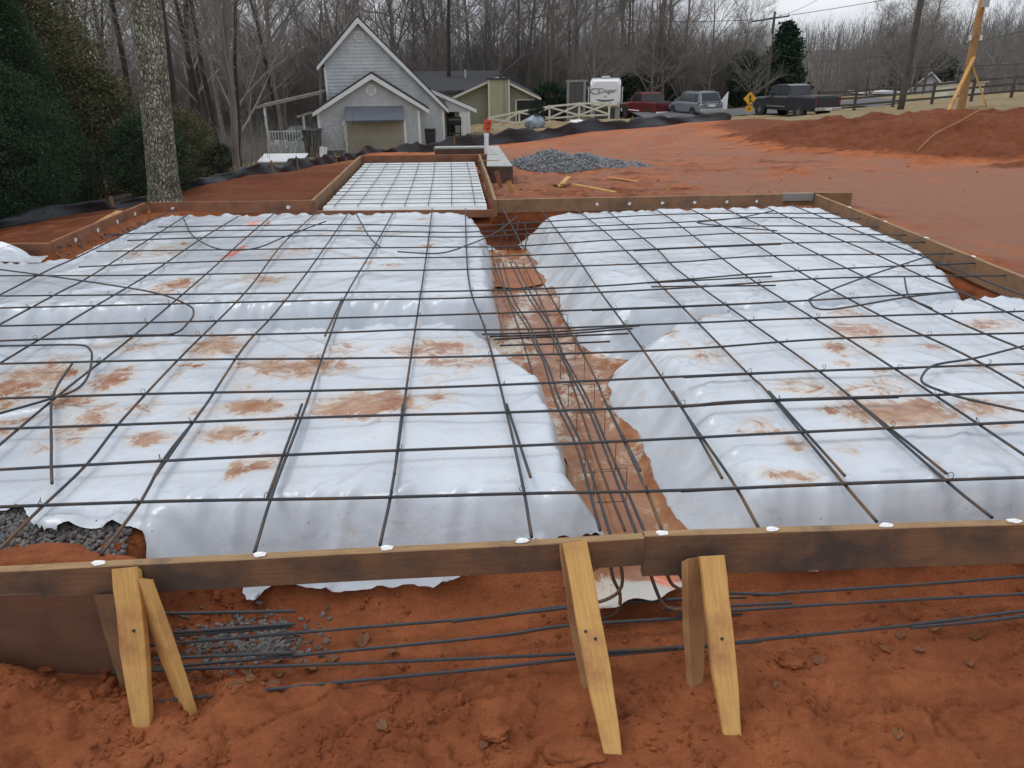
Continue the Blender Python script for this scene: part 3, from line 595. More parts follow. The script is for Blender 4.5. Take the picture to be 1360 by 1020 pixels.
b4 = board('form_board', (-.217, 10.215), (3.64, 10.35), .175, T, 0, 'lumber_form', 'far form board right of the white deck with white dots', group='form boards round the slab', edge='lumber_edge', seed=4)
for x in (.07, .50, .93, 1.37, 1.80, 2.24, 2.67, 3.1, 3.5): paint_side(b4, x, -.085, r_=.021)
b5 = board('form_board', (3.60, 10.392), (4.55, 10.36), .17, T, .01, 'lumber_form', 'short form board running past the far right corner', group='form boards round the slab', edge='lumber_edge', seed=5)
b5b = board('form_board', (3.62, 10.345), (4.03, 10.335), .10, T, .012, 'wood_grey', 'short greyed block of timber on the far right corner', group='form boards round the slab', seed=15)
b6 = board('form_board', (4.045, 10.33), (4.25, 2.6), .21, T, -.002, 'lumber_form', 'long right-hand form board along the bare clay', group='form boards round the slab', edge='lumber_edge', seed=6)
for x in (1.0, 1.9, 2.75, 3.55): paint_top(b6, x, T, .035)
b7 = board('form_board', (-4.72, 7.90), (-4.805, 10.30), .165, T, .002, 'lumber_form_red', 'left form board with white dots below the dark evergreens', group='form boards round the slab', seed=7)
for x in (.45, .98, 1.50, 2.02): paint_side(b7, x, -.08)
b8 = board('form_board', (-7.2, 7.84), (-4.73, 7.885), .19, T, -.012, 'lumber_form_red', 'form board of the left jog, half behind the plastic flap', group='form boards round the slab', seed=8)
board('form_board', (-2.60, 10.32), (-2.895, 15.62), .21, T, 0, 'lumber_form', 'left form board of the upper white deck', group='form boards round the slab', edge='lumber_edge', seed=9)
board('form_board', (-.60, 15.63), (-.20, 10.16), .21, T, .003, 'lumber_form', 'right form board of the upper white deck', group='form boards round the slab', edge='lumber_edge', seed=10)
board('form_board', (-2.94, 15.66), (-.20, 15.68), .24, T, -.004, 'lumber_form_red', 'end form board of the upper white deck before the house', group='form boards round the slab', seed=11)
board('form_board', (-2.56, 10.255), (-.20, 10.165), .10, .03, -.125, 'lumber_form_red', 'ledger board under the near edge of the white deck', group='form boards round the slab', seed=12)
board('form_board', (-.58, 14.62), (-.17, 14.62), .17, T, .0, 'lumber_form', 'short board stub beside the white pipe', group='form boards round the slab', edge='lumber_edge', seed=13)
pn_ = board('plywood_panel', (-1.46, 2.33), (-2.9, 2.19), .44, .02, -.10, 'plywood_wet', 'dark wet plywood panel under the left of the front board', 'panel', seed=14)
def stake(p0, p1, w, th, label, mt='lumber_new', yaw=0.0, cut=.02, point=.42, seed=0, group='braces holding the front form board'):
    """ripped lumber stake from p0 (foot, in the soil) to p1 (head): local x along its length, foot sharpened, head cut"""
    p0 = Vector(p0); p1 = Vector(p1); p0 = p0-(p1-p0).normalized()*(.09 if point > .05 else 0); d = p1-p0; L = d.length; rnd = random.Random(seed)
    V = []; F = []; n = 10
    for i in range(n+1):
        x = L*i/n; s = 1.0 if x > point else .40+.60*(x/point)**.8; sw = w*s*(1+rnd.uniform(-.015, .015)); st = th*(1 if x > point else .8+.2*x/point); b = rnd.uniform(-.0015, .0015); e = .0025
        hx = cut if i == n else 0
        for y, z in ((-sw/2+e, -st/2), (sw/2-e, -st/2), (sw/2, -st/2+e), (sw/2, st/2-e), (sw/2-e, st/2), (-sw/2+e, st/2), (-sw/2, st/2-e), (-sw/2, -st/2+e)):
            V.append((x-(hx if z > 0 else 0), y+b, z))
    for i in range(n):
        for k in range(8):
            a = i*8+k; c = i*8+(k+1) % 8; F.append((a, c, c+8, a+8))
    F.append(tuple(range(7, -1, -1))); F.append(tuple(n*8+k for k in range(8)))
    o = obj('stake', V, F, M[mt])
    X = d.normalized(); Yv = Vector((math.cos(yaw), math.sin(yaw), 0)); Z = X.cross(Yv).normalized(); Yv = Z.cross(X)
    m = Matrix((X, Yv, Z)).transposed().to_4x4(); m.translation = p0; o.matrix_world = m
    bm = bmesh.new(); bm.from_mesh(o.data); bmesh.ops.recalc_face_normals(bm, faces=bm.faces); bm.to_mesh(o.data); bm.free()
    return tag(o, label, 'stake', group)
def sface(a, b, half): return a
s1 = stake((-1.322, 2.035, -.575), (-1.385, 2.285, .005), .092, .036, 'broad yellow stake with chipped bark, first brace left of the torn plastic', yaw=.0, seed=1)
s2 = stake((-1.165, 2.10, -.59), (-1.335, 2.275, -.03), .088, .036, 'stake splayed edge-on beside the broad chipped stake', yaw=-.62, seed=2)
s3 = stake((.342, 1.878, -.60), (.222, 2.372, .028), .088, .038, 'long slanting yellow stake with a knot, foot beside a clay crack', yaw=0.02, seed=3, cut=.012)
s4 = stake((.286, 2.20, -.58), (.208, 2.405, .012), .085, .036, 'shadowed stake behind the long slanting stake', mt='lumber_shaded', yaw=.1, seed=4)
s5 = stake((.757, 1.955, -.60), (.722, 2.345, -.022), .088, .038, 'clean yellow stake against the deep front board', yaw=-.02, seed=5, cut=.0)
s6 = stake((.676, 2.21, -.58), (.668, 2.392, -.055), .085, .036, 'brown shadowed stake behind the clean yellow stake', mt='lumber_shaded', yaw=.5, seed=6)
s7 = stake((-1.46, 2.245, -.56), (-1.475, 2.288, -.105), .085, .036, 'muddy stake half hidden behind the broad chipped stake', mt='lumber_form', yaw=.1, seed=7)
for s_, px_, py_ in ((s1, .5, .012), (s3, .555, .01), (s3, .585, -.02), (s5, .50, 0)):
    m = MB(); m.cyl((px_, py_, -.021), (0, 0, 1), .006, .004, 10); m.build('nail_head', M['wire'], s_)

# ------------------------------------------------------------------ reinforcing bars
def rebar(pts, label, mt='rebar', r_=.0071, rib=False, step=.10, group=None, n=7, straight=False):
    P = pts if straight else spline(pts, .004 if rib else step)
    if rib:
        rad = [r_*(1.13 if k % 2 else .93) for k in range(len(P))]
    else: rad = r_
    o0 = Vector(P[0]); V, F = tube([tuple(Vector(p)-o0) for p in P], rad, n)
    o = obj('rebar', V, F, M[mt], None, o0, smooth=not rib)
    return tag(o, label, 'rebar', group)
ORD = 'first second third fourth fifth sixth seventh eighth ninth tenth eleventh twelfth thirteenth fourteenth fifteenth sixteenth'.split()
LONG = {'a': [(-4.089, 4.896), (-4.229, 6.802), (-4.224, 7.539), (-4.362, 10.124)], 'b': [(-3.668, 4.111), (-3.722, 6.14), (-3.748, 6.778), (-4.032, 9.74)], 'c': [(-3.201, 3.311), (-3.218, 5.38), (-3.241, 6.781), (-3.317, 8.153), (-3.351, 9.552)], 'd': [(-2.455, 2.545), (-2.559, 3.931), (-2.61, 5.021), (-2.71, 6.755), (-2.815, 7.94), (-2.959, 9.846)], 'e': [(-1.976, 2.459), (-1.994, 2.741), (-1.995, 3.183), (-2.047, 3.652), (-2.115, 4.607), (-2.179, 6.162), (-2.362, 7.915), (-2.438, 9.813)], 'f': [(-1.57, 2.451), (-1.589, 2.85), (-1.643, 3.226), (-1.672, 3.803), (-1.76, 4.778), (-1.765, 5.504), (-1.826, 6.903), (-2.016, 9.707)], 'g': [(-0.988, 2.454), (-1.04, 2.906), (-1.117, 3.787), (-1.227, 4.862), (-1.321, 5.968), (-1.379, 7.719), (-1.464, 9.824)], 'h': [(-0.516, 2.494), (-0.536, 3.026), (-0.63, 4.462), (-0.794, 7.052), (-0.989, 9.894)], 'i': [(0.069, 2.533), (0.038, 2.965), (-0.042, 3.794), (-0.184, 5.091), (-0.366, 6.486), (-0.568, 9.866)], 'j': [(0.585, 2.559), (0.568, 2.932), (0.509, 3.798), (0.455, 4.558), (0.2, 6.915), (-0.092, 9.832)], 'k': [(0.969, 2.578), (0.964, 2.969), (0.908, 3.66), (0.836, 4.642), (0.711, 6.032), (0.611, 7.41), (0.378, 9.905)], 'l': [(1.453, 2.616), (1.442, 2.957), (1.417, 3.925), (1.392, 4.231), (1.282, 5.55), (1.075, 7.938), (0.816, 9.873)], 'm': [(1.917, 2.623), (1.895, 2.939), (1.851, 3.768), (1.812, 4.328), (1.675, 5.222), (1.479, 6.658), (1.432, 7.564), (1.179, 9.744)], 'n': [(2.434, 2.317), (2.272, 4.338), (2.007, 6.449), (1.902, 8.736), (1.778, 10.076)], 'o': [(2.882, 3.113), (2.823, 4.383), (2.663, 5.27), (2.505, 6.502), (2.452, 7.75), (2.326, 9.075), (2.177, 10.083)], 'p': [(3.535, 3.392), (3.17, 4.852), (3.064, 5.734), (2.927, 7.16), (2.819, 8.258), (2.676, 9.799)], 'q': [(3.588, 3.912), (3.588, 5.378), (3.489, 6.303), (3.427, 7.195), (3.285, 8.561), (3.205, 9.978)], 'r': [(4.063, 4.606), (3.816, 7.367), (3.702, 8.535), (3.561, 9.843)]}
CROSS = [[(-2.85, 2.742), (-1.568, 2.81), (-0.708, 2.821), (0.038, 2.834), (0.717, 2.843), (1.413, 2.889), (2.926, 2.95)], [(-3.046, 3.037), (-1.632, 3.171), (-0.805, 3.228), (0.043, 3.283), (0.819, 3.33), (1.441, 3.396), (3.269, 3.525)], [(-3.312, 3.503), (-2.031, 3.565), (-0.887, 3.64), (-0.029, 3.663), (0.898, 3.713), (1.397, 3.772), (3.49, 3.861)], [(-3.547, 3.886), (-2.044, 3.959), (-0.957, 3.995), (-0.073, 4.027), (0.984, 4.124), (1.789, 4.198), (3.759, 4.302)], [(-3.887, 4.458), (-2.086, 4.504), (-1.057, 4.495), (-0.139, 4.504), (1.082, 4.597), (2.21, 4.75), (4.094, 4.839)], [(-4.147, 4.859), (-2.583, 4.967), (-2.069, 4.979), (-1.133, 5.007), (-0.666, 5.038), (0.005, 5.029), (1.19, 5.115), (2.155, 5.188), (4.386, 5.318)], [(-4.353, 5.214), (-2.581, 5.287), (-1.223, 5.332), (-0.253, 5.383), (1.272, 5.508), (2.116, 5.609), (3.492, 5.797)], [(-4.624, 5.657), (-3.193, 5.714), (-1.311, 5.776), (-0.293, 5.815), (1.345, 6.002), (2.67, 6.244), (4.256, 6.267)], [(-4.832, 6.035), (-2.6, 6.001), (-1.354, 5.99), (-0.319, 6.01), (0.736, 6.098), (1.427, 6.254), (2.503, 6.503), (4.19, 6.716)], [(-5.236, 6.707), (-3.182, 6.648), (-1.492, 6.683), (-0.396, 6.699), (0.63, 6.785), (1.56, 6.893), (2.441, 7.069), (4.192, 7.068)], [(-3.974, 6.958), (-3.21, 7.093), (-1.592, 7.189), (-0.441, 7.159), (0.549, 7.262), (1.678, 7.459), (3.023, 7.622), (4.115, 7.561)], [(-4.136, 7.609), (-2.81, 7.604), (-1.679, 7.627), (-0.494, 7.595), (0.07, 7.615), (1.062, 7.841), (1.788, 7.984), (2.55, 8.092), (4.098, 7.901)], [(-4.051, 8.097), (-3.31, 8.205), (-1.8, 8.233), (-0.49, 8.079), (0.514, 8.253), (1.886, 8.455), (2.887, 8.477), (4.017, 8.365)], [(-4.433, 8.443), (-3.135, 8.574), (-1.852, 8.496), (-0.504, 8.354), (0.531, 8.538), (1.948, 8.754), (2.834, 8.972), (4.009, 8.802)], [(-4.047, 8.865), (-1.926, 8.865), (-0.497, 8.688), (0.466, 8.894), (2.049, 9.241), (3.927, 9.189)]]
LAPS = [('lap bar on the fourth lengthwise bar left of the trench', [(-1.671, 3.795), (-1.614, 3.025)]), ('lap bar on the third lengthwise bar left of the trench', [(-1.144, 3.818), (-1.05, 2.831)]), ('lap bar on the second lengthwise bar left of the trench', [(-0.593, 3.802), (-0.534, 3.039)]), ('lap bar on the first lengthwise bar left of the trench', [(-0.03, 3.785), (0.077, 2.991)]), ('lap bar on the first lengthwise bar right of the trench', [(0.503, 3.819), (0.573, 3.04)]), ('lap bar on the second lengthwise bar right of the trench', [(0.897, 3.931), (0.922, 2.963)]), ('lap bar on the third lengthwise bar right of the trench', [(1.428, 3.916), (1.467, 2.97)]), ('lap bar on the fourth lengthwise bar right of the trench', [(1.844, 3.861), (1.921, 2.979)]), ('lap bar along the first crosswise bar, right of the trench', [(0.72, 2.857), (1.413, 2.902), (2.3, 2.938)]), ('lap bar along the third crosswise bar by the brown puddle', [(0.9, 3.727), (1.397, 3.785), (2.1, 3.815)]), ('lap bar along the second crosswise bar by the brown puddle', [(1.3, 3.395), (1.441, 3.409), (2.6, 3.491)]), ('lap bar along the fourth crosswise bar, right of the trench', [(1.0, 4.139), (1.789, 4.212), (2.4, 4.244)]), ('lap bar along the seventh crosswise bar, right of the trench', [(0.6, 5.466), (1.272, 5.521), (2.0, 5.609)]), ('lap bar along the eleventh crosswise bar on the clean sheet', [(1.2, 7.389), (1.678, 7.472), (2.7, 7.596)]), ('short loose bar over the right-hand plastic valley', [(1.136, 6.205), (2.222, 6.373)]), ('loose bar just in front of the short valley bar', [(1.148, 6.089), (2.162, 6.088)]), ('lap bar on the third lengthwise bar left of the trench, by its middle', [(-1.27, 4.959), (-1.326, 5.786)])]
BENT = [('bent bar making a wide shallow U near the orange spray', [(-3.911, 9.267), (-3.396, 8.225), (-2.899, 7.585), (-2.557, 7.617), (-2.395, 8.167), (-2.143, 8.992)], -0.03), ('long hairpin bar bending back in the left valley', [(-5.216, 7.112), (-4.636, 6.856), (-4.023, 6.587), (-3.303, 6.235), (-2.835, 5.988), (-2.462, 5.648), (-2.345, 5.445), (-2.295, 5.212), (-2.309, 4.982), (-2.57, 4.945), (-3.14, 4.904)], -0.03), ('bent bar looping beside the left stained corner', [(-3.662, 4.774), (-3.367, 4.778), (-2.865, 4.774), (-2.742, 4.698), (-2.652, 4.556), (-2.501, 4.211), (-2.472, 4.017), (-2.544, 3.892), (-2.715, 3.709), (-2.854, 3.557)], -0.03), ('curved bar dropping forward from the looping bent bar', [(-2.724, 4.453), (-2.63, 4.123), (-2.544, 3.894), (-2.387, 3.601), (-2.24, 3.334), (-2.143, 3.157), (-2.036, 2.968)], -0.04), ('open hairpin bar over the right valley', [(3.885, 6.967), (2.958, 6.23), (2.333, 5.677), (2.247, 5.55), (2.305, 5.347), (3.008, 5.627), (3.476, 5.773)], -0.03), ('short crooked bar crossing the right hairpin', [(3.27, 6.215), (3.04, 5.646), (3.063, 5.353)], -0.03), ('bent bar curling round beside the brown puddle', [(3.609, 4.685), (3.219, 4.527), (2.812, 4.341), (2.506, 4.226), (2.35, 4.065), (2.303, 3.943), (2.361, 3.814), (2.419, 3.742), (2.627, 3.572), (2.784, 3.46)], -0.03), ('small hairpin bar on the clean sheet by the far board', [(3.179, 9.317), (2.641, 8.914), (2.186, 8.715), (2.122, 8.587), (2.486, 8.352), (2.831, 8.129)], -0.03), ('bar kinked down beside the white deck', [(-1.877, 9.458), (-1.496, 8.114), (-1.284, 7.564)], -0.03), ('bowed bar rising across the head of the trench', [(-1.094, 7.369), (-0.694, 7.303), (-0.442, 7.619), (-0.143, 8.288), (0.087, 9.178)], -0.03)]
FRONT = [('topmost short footing bar beside the broad chipped stake', [(-1.464, 2.525), (-0.895, 2.535)], -0.4), ('second short footing bar beside the broad chipped stake', [(-1.443, 2.43), (-0.882, 2.477)], -0.42), ('short footing bar paired with the second one', [(-1.427, 2.424), (-0.911, 2.476)], -0.43), ('upper long footing bar passing behind the slanting stake', [(-1.465, 2.4), (-1.36, 2.411), (-0.696, 2.484), (-0.138, 2.54), (0.203, 2.605), (0.721, 2.639), (0.978, 2.649)], -0.45), ('short footing bar over the grey gravel', [(-1.385, 2.319), (-0.86, 2.342)], -0.445), ('second long footing bar passing behind the slanting stake', [(-1.386, 2.279), (-1.286, 2.293), (-0.674, 2.366), (-0.072, 2.443), (0.214, 2.497), (0.7, 2.537), (0.936, 2.551)], -0.46), ('third long footing bar, meeting the lowest one near the clean stake', [(-1.522, 2.266), (-1.394, 2.272), (-0.66, 2.295), (0.214, 2.334), (0.654, 2.366), (0.966, 2.394)], -0.46), ('lowest long footing bar lying on the clay', [(-1.447, 2.102), (-1.192, 2.144), (-0.644, 2.212), (-0.13, 2.273), (0.222, 2.32), (0.656, 2.369), (0.815, 2.383)], -0.47), ('upper doubled bar left of the slanting stake', [(-0.258, 2.521), (0.202, 2.597), (0.368, 2.618)], -0.455), ('short bar stub right of the clean stake', [(0.78, 2.637), (0.897, 2.625), (1.104, 2.611)], -0.41), ('upper long bar right of the clean stake', [(1.0, 2.625), (1.103, 2.633), (1.656, 2.678), (2.198, 2.725), (2.613, 2.759)], -0.42), ('middle bar stub right of the clean stake', [(0.607, 2.549), (0.67, 2.554), (1.15, 2.582)], -0.43), ('middle long bar right of the clean stake', [(0.666, 2.532), (0.889, 2.547), (1.353, 2.586), (2.15, 2.639), (2.551, 2.666)], -0.44), ('lower long bar right of the clean stake', [(0.632, 2.358), (0.734, 2.369), (1.044, 2.408), (1.578, 2.473), (2.099, 2.549), (2.511, 2.603)], -0.46), ('lower doubled bar ending right of the clean stake', [(1.589, 2.462), (1.912, 2.499), (2.081, 2.519), (2.489, 2.572)], -0.462)]
TRENCH = [('upper left bar of the trench cage', [(-0.135, 7.54), (-0.023, 6.204), (0.107, 5.46), (0.177, 4.905), (0.209, 4.704), (0.249, 4.049), (0.325, 3.474), (0.361, 2.724)], -0.16, 'rebar'), ('upper left bar of the trench cage, its twin', [(-0.074, 7.402), (0.015, 6.22), (0.135, 5.474), (0.198, 4.918), (0.232, 4.662), (0.282, 4.059), (0.357, 3.483), (0.402, 2.676)], -0.165, 'rebar'), ('upper right bar of the trench cage', [(-0.008, 7.44), (0.136, 6.265), (0.269, 5.436), (0.315, 4.9), (0.342, 4.7), (0.414, 4.076), (0.462, 3.47), (0.508, 2.699)], -0.16, 'rebar'), ('upper right bar of the trench cage, its twin', [(0.044, 7.457), (0.175, 6.28), (0.297, 5.45), (0.341, 4.913), (0.369, 4.657), (0.441, 4.086), (0.49, 3.479), (0.551, 2.673)], -0.165, 'rebar'), ('lower left rusty bar of the trench cage', [(-0.192, 8.366), (0.068, 6.028), (0.232, 3.892), (0.292, 3.057)], -0.4, 'rebar_rusty'), ('lower right rusty bar of the trench cage', [(0.141, 8.349), (0.347, 6.018), (0.467, 3.885), (0.526, 3.083)], -0.4, 'rebar_rusty'), ('bar crossing the trench behind the right front sheet, farthest', [(-0.218, 5.382), (0.312, 5.413), (0.977, 5.547)], -0.2, 'rebar'), ('bar crossing the trench behind the right front sheet, second', [(-0.163, 5.386), (0.313, 5.42), (0.917, 5.52)], -0.22, 'rebar'), ('bar crossing the trench behind the right front sheet, third', [(-0.13, 5.375), (0.314, 5.426), (0.883, 5.474)], -0.24, 'rebar'), ('bar crossing the trench behind the right front sheet, nearest', [(-0.085, 5.297), (0.308, 5.316), (0.727, 5.35)], -0.26, 'rebar')]
HOOKS = [('left hooked bar end bending down under the front board', [(0.376, 2.62, -0.17), (0.391, 2.61, -0.235), (0.406, 2.6, -0.31), (0.435, 2.59, -0.378), (0.433, 2.58, -0.438), (0.402, 2.57, -0.472), (0.353, 2.56, -0.482)]), ('looped hooked bar end beside the slanting stake', [(0.42, 2.6, -0.156), (0.428, 2.59, -0.214), (0.441, 2.58, -0.296), (0.428, 2.57, -0.35), (0.37, 2.56, -0.386), (0.308, 2.55, -0.391)]), ('straight hooked bar end in front of the folded plastic', [(0.534, 2.56, -0.21), (0.553, 2.555, -0.271), (0.592, 2.55, -0.374), (0.621, 2.545, -0.413), (0.655, 2.54, -0.422), (0.698, 2.535, -0.421)]), ('yellowed hooked bar end beside the clean stake', [(0.594, 2.56, -0.21), (0.613, 2.555, -0.255), (0.642, 2.55, -0.309), (0.693, 2.545, -0.335)])]
rb = random.Random(11)
def lift(pts, z, amp=.006):
    return [(x, y, z+rb.uniform(-amp, amp)) for x, y in pts]
lnm = list('abcdefghijklmnopqr')
for k in lnm:
    i = lnm.index(k)
    lab = (ORD[8-i]+' lengthwise rebar left of the central trench') if i <= 8 else (ORD[i-9]+' lengthwise rebar right of the central trench')
    rebar(lift(LONG[k], -.056), lab, 'rebar_mixed' if k in 'efjkl' else 'rebar', group='lengthwise bars of the slab mat')
ring = [(.011*math.cos(a), .0, .011*math.sin(a)) for a in np.linspace(-1.2, 4.6, 12)]
tv, tf = tube([(.004, 0, -.014), (.004, 0, 0)]+[(.004+c[0], c[1]+.0015*j, .018+c[2]) for j, c in enumerate(ring)], .0017, 4)
tie_me = bpy.data.meshes.new('tie_wire'); tie_me.from_pydata(tv, [], tf); tie_me.materials.append(M['wire']); tie_me.update()
def isect(A, B):
    for i in range(len(A)-1):
        for j in range(len(B)-1):
            p, q, u, v = (np.array(t[:2]) for t in (A[i], A[i+1], B[j], B[j+1])); d1 = q-p; d2 = v-u; c = d1[0]*d2[1]-d1[1]*d2[0]
            if abs(c) < 1e-9: continue
            s = ((u-p)[0]*d2[1]-(u-p)[1]*d2[0])/c; t = ((u-p)[0]*d1[1]-(u-p)[1]*d1[0])/c
            if 0 <= s <= 1 and 0 <= t <= 1: return p+d1*s
for i, pts in enumerate(CROSS):
    P3 = lift(pts, -.043, .004)
    o = rebar(P3, ORD[i]+' crosswise rebar counted from the front form board', rib=i < 4, group='crosswise bars of the slab mat')
    if i < 9:
        for k in lnm:
            q = isect(pts, LONG[k])
            if q is not None and rb.random() < .8:
                t = bpy.data.objects.new('tie_wire', tie_me); COL.objects.link(t); t.parent = o
                t.location = Vector((q[0]+rb.uniform(-.008, .01), q[1]-.004, -.037))-o.location; t.rotation_euler = (rb.uniform(-.6, .3), rb.uniform(-.5, .5), rb.uniform(0, 6))
for nm, pts in LAPS:
    rebar(lift(pts, -.052, .001), nm, 'rebar_mixed' if rb.random() < .6 else 'rebar', group='lap splices on the slab mat')
for nm, pts, z in BENT: rebar(lift(pts, z, .004), nm, group='bent bars on the slab mat', step=.04)
for nm, pts, z in FRONT: rebar(lift(pts, z, .003), nm, rib=True, r_=.0066, group='footing bars under the front board')
for nm, pts, z, mt in TRENCH: rebar(lift(pts, z, .004), nm, mt, group='bars in the central trench')
for nm, pts in HOOKS: rebar(pts, nm, 'rebar_rusty', step=.02, r_=.0075, group='hooked ends under the front board')
# stirrups of the trench cage
for i, (x, y, h) in enumerate([(-.22, 9.2, .2), (-.12, 9.35, .3), (-.02, 9.15, .24), (.08, 9.3, .33), (.17, 9.1, .2), (.22, 9.4, .28)]):
    rebar([(x, y, -.5), (x+.02*math.sin(i*2), y+.03, -.42+h*.5), (x+.05*math.sin(i*2.3), y+.05, -.45+h)], ORD[i]+' rusty upright dowel at the far end of the trench, from the left', 'rebar_rusty', group='dowels at the trench end')
for i, y in enumerate((3.25, 3.55, 3.9, 4.3, 4.75, 5.2, 5.7, 6.3)):
    cx = .50-.045*(y-2.7)
    rebar([(cx-.085, y-.01, -.30), (cx-.085, y, -.165), (cx+.075, y+.01, -.16), (cx+.075, y, -.34), (cx-.07, y, -.345)], ORD[i]+' wire stirrup of the trench cage, counted from the front', 'rebar_rusty', r_=.0028, straight=True, group='stirrups of the trench cage', n=5)
# ------------------------------------------------------------------ white ribbed deck of the upper slab
dk = empty('ribbed_deck', (-1.4, 10.3, -.15), 'white ribbed metal decking of the upper slab, under a wire grid', 'deck')
def deck_xl(y): return -2.50-.0595*(y-10.3)
def deck_xr(y): return -.30-.074*(y-10.3)
y0 = 10.36; pitch = .30
k = 0
while y0 < 15.4:
    m = MB(); ya, yb = y0, y0+pitch-.004
    prof = [(ya, -.155), (ya+.05, -.155), (ya+.065, -.115), (yb-.06, -.115), (yb-.045, -.155), (yb, -.155), (yb, -.165), (ya, -.165)]
    V = []
    for f in (deck_xl, deck_xr):
        V += [(f(a)+1.4, a-10.3, b+.15) for a, b in prof]
    n = len(prof); m.add(V, [tuple(range(n-1, -1, -1)), tuple(range(n, 2*n))]+[(i, (i+1) % n, (i+1) % n+n, i+n) for i in range(n)])
    m.build('deck_panel', M['deck_white'], dk); y0 += pitch; k += 1
g = 'wire grid bars over the white deck'
for i in range(7):
    t = (i+.5)/7; a, b = 10.38, 15.4
    rebar([(deck_xl(a)*(1-t)+deck_xr(a)*t, a, -.095), (deck_xl(13)*(1-t)+deck_xr(13)*t+.01, 13, -.092), (deck_xl(b)*(1-t)+deck_xr(b)*t, b, -.095)], ORD[i]+' thin lengthwise bar over the white deck, from its left board', r_=.005, group=g, n=5, step=.5)
for i in range(14):
    y = 10.55+i*.36
    rebar([(deck_xl(y)+.02, y, -.086), (deck_xr(y)-.02, y-.03, -.086)], ORD[i]+' thin crosswise bar over the white deck, from its near edge', r_=.005, group=g, n=5, step=.6)
# ------------------------------------------------------------------ concrete footing walls behind the deck, pipe
cw = empty('concrete_footing', (-.25, 14, -.3), 'L-shaped concrete footing wall behind the white deck, light grey top', 'footing')
def quadbox(poly, z0, z1): 
    n = len(poly); m = MB(); V = [(x, y, z0) for x, y in poly]+[(x, y, z1) for x, y in poly]
    return m.add(V, [tuple(range(n)), tuple(range(2*n-1, n-1, -1))]+[(i, i+n, (i+1) % n+n, (i+1) % n) for i in range(n)])
def rel(p): return [(a+.25, b-14) for a, b in p]
quadbox(rel([(-.40, 13.93), (.06, 13.88), (-.22, 17.25), (-.47, 17.25)]), -.4, .29).build('footing_wall', M['concrete'], cw, bevel=.008)
quadbox(rel([(-.398, 13.90), (.062, 13.852), (.062, 13.875), (-.398, 13.924)]), -.4, .27).build('stained_face', M['concrete_stained'], cw)
quadbox(rel([(-1.62, 17.26), (-.22, 17.26), (-.22, 17.5), (-1.62, 17.5)]), -.6, .285).build('back_wall', M['concrete'], cw, bevel=.008)
quadbox(rel([(-1.60, 17.23), (-.48, 17.23), (-.48, 17.255), (-1.60, 17.255)]), -.6, .25).build('stained_face', M['concrete_stained'], cw)
m = MB(); m.tube([(0, 0, -.3), (0, 0, .32), (.005, 0, .62)], [.045, .045, .045], 14); m.tube([(0.005, 0, .60), (.005, 0, .66)], .052, 14)
tag(m.build('drain_pipe', M['pvc'], None, (-.46, 16.2, -.32), smooth=False), 'white plastic drain pipe stub beside the concrete footing', 'pipe')
# stakes outside the deck board, scrap boards on the clay
def plank(a, b, w, th, label, mt='lumber_new', cat='board', group=None, seed=0, tilt=0):
    o = stake(a, b, w, th, label, mt, yaw=math.atan2(b[1]-a[1], b[0]-a[0])-math.pi/2+tilt, cut=0, point=0.001, seed=seed, group=group); o.name = 'plank'; o['category'] = cat; return o
zg = gz(-.02, 12.1)
stake((.08, 12.15, zg-.1), (-.02, 12.1, zg+.22), .085, .036, 'tan stake beside the right board of the white deck', seed=31, group='stakes behind the deck board')
stake((-.1, 12.9, gz(-.1, 12.9)-.1), (-.22, 12.95, .02), .085, .036, 'orange-brown stake against the deck board by the concrete footing', 'lumber_form_red', seed=32, group='stakes behind the deck board')
stake((-4.60, 8.25, gz(-4.6, 8.25)-.05), (-4.66, 8.3, .02), .012, .012, 'thin upright wire pin inside the left form board', 'lumber_form', seed=33, point=.01, group='stakes behind the deck board')
def P3(x, y, d=.03): return (x, y, gz(x, y)+d)
plank(P3(.86, 13.6), P3(1.10, 14.7, .10), .085, .036, 'short orange-tan plank propped on the clay behind the far board', seed=41)
plank(P3(.98, 13.5, .08), P3(.78, 14.3, .02), .085, .036, 'scrap plank crossing the propped one', seed=42, mt='lumber_pole')
plank(P3(1.12, 14.05, .05), P3(1.75, 12.9, .03), .07, .03, 'long thin scrap plank lying toward the far board', seed=43)
plank(P3(1.9, 15.2), P3(2.4, 14.6), .05, .02, 'small wood strip lying on the churned clay', seed=44)
o = stake((2.55, 12.6, gz(2.55, 12.6)-.05), (2.56, 12.6, gz(2.55, 12.6)+.14), .085, .036, 'yellow stake head poking up behind the far board', seed=45, group=None)
stake((-4.95, 9.15, -.09), (-4.9, 9.75, -.02), .09, .03, 'pale wood offcut lying behind the left form board', seed=46, point=.001, group=None)
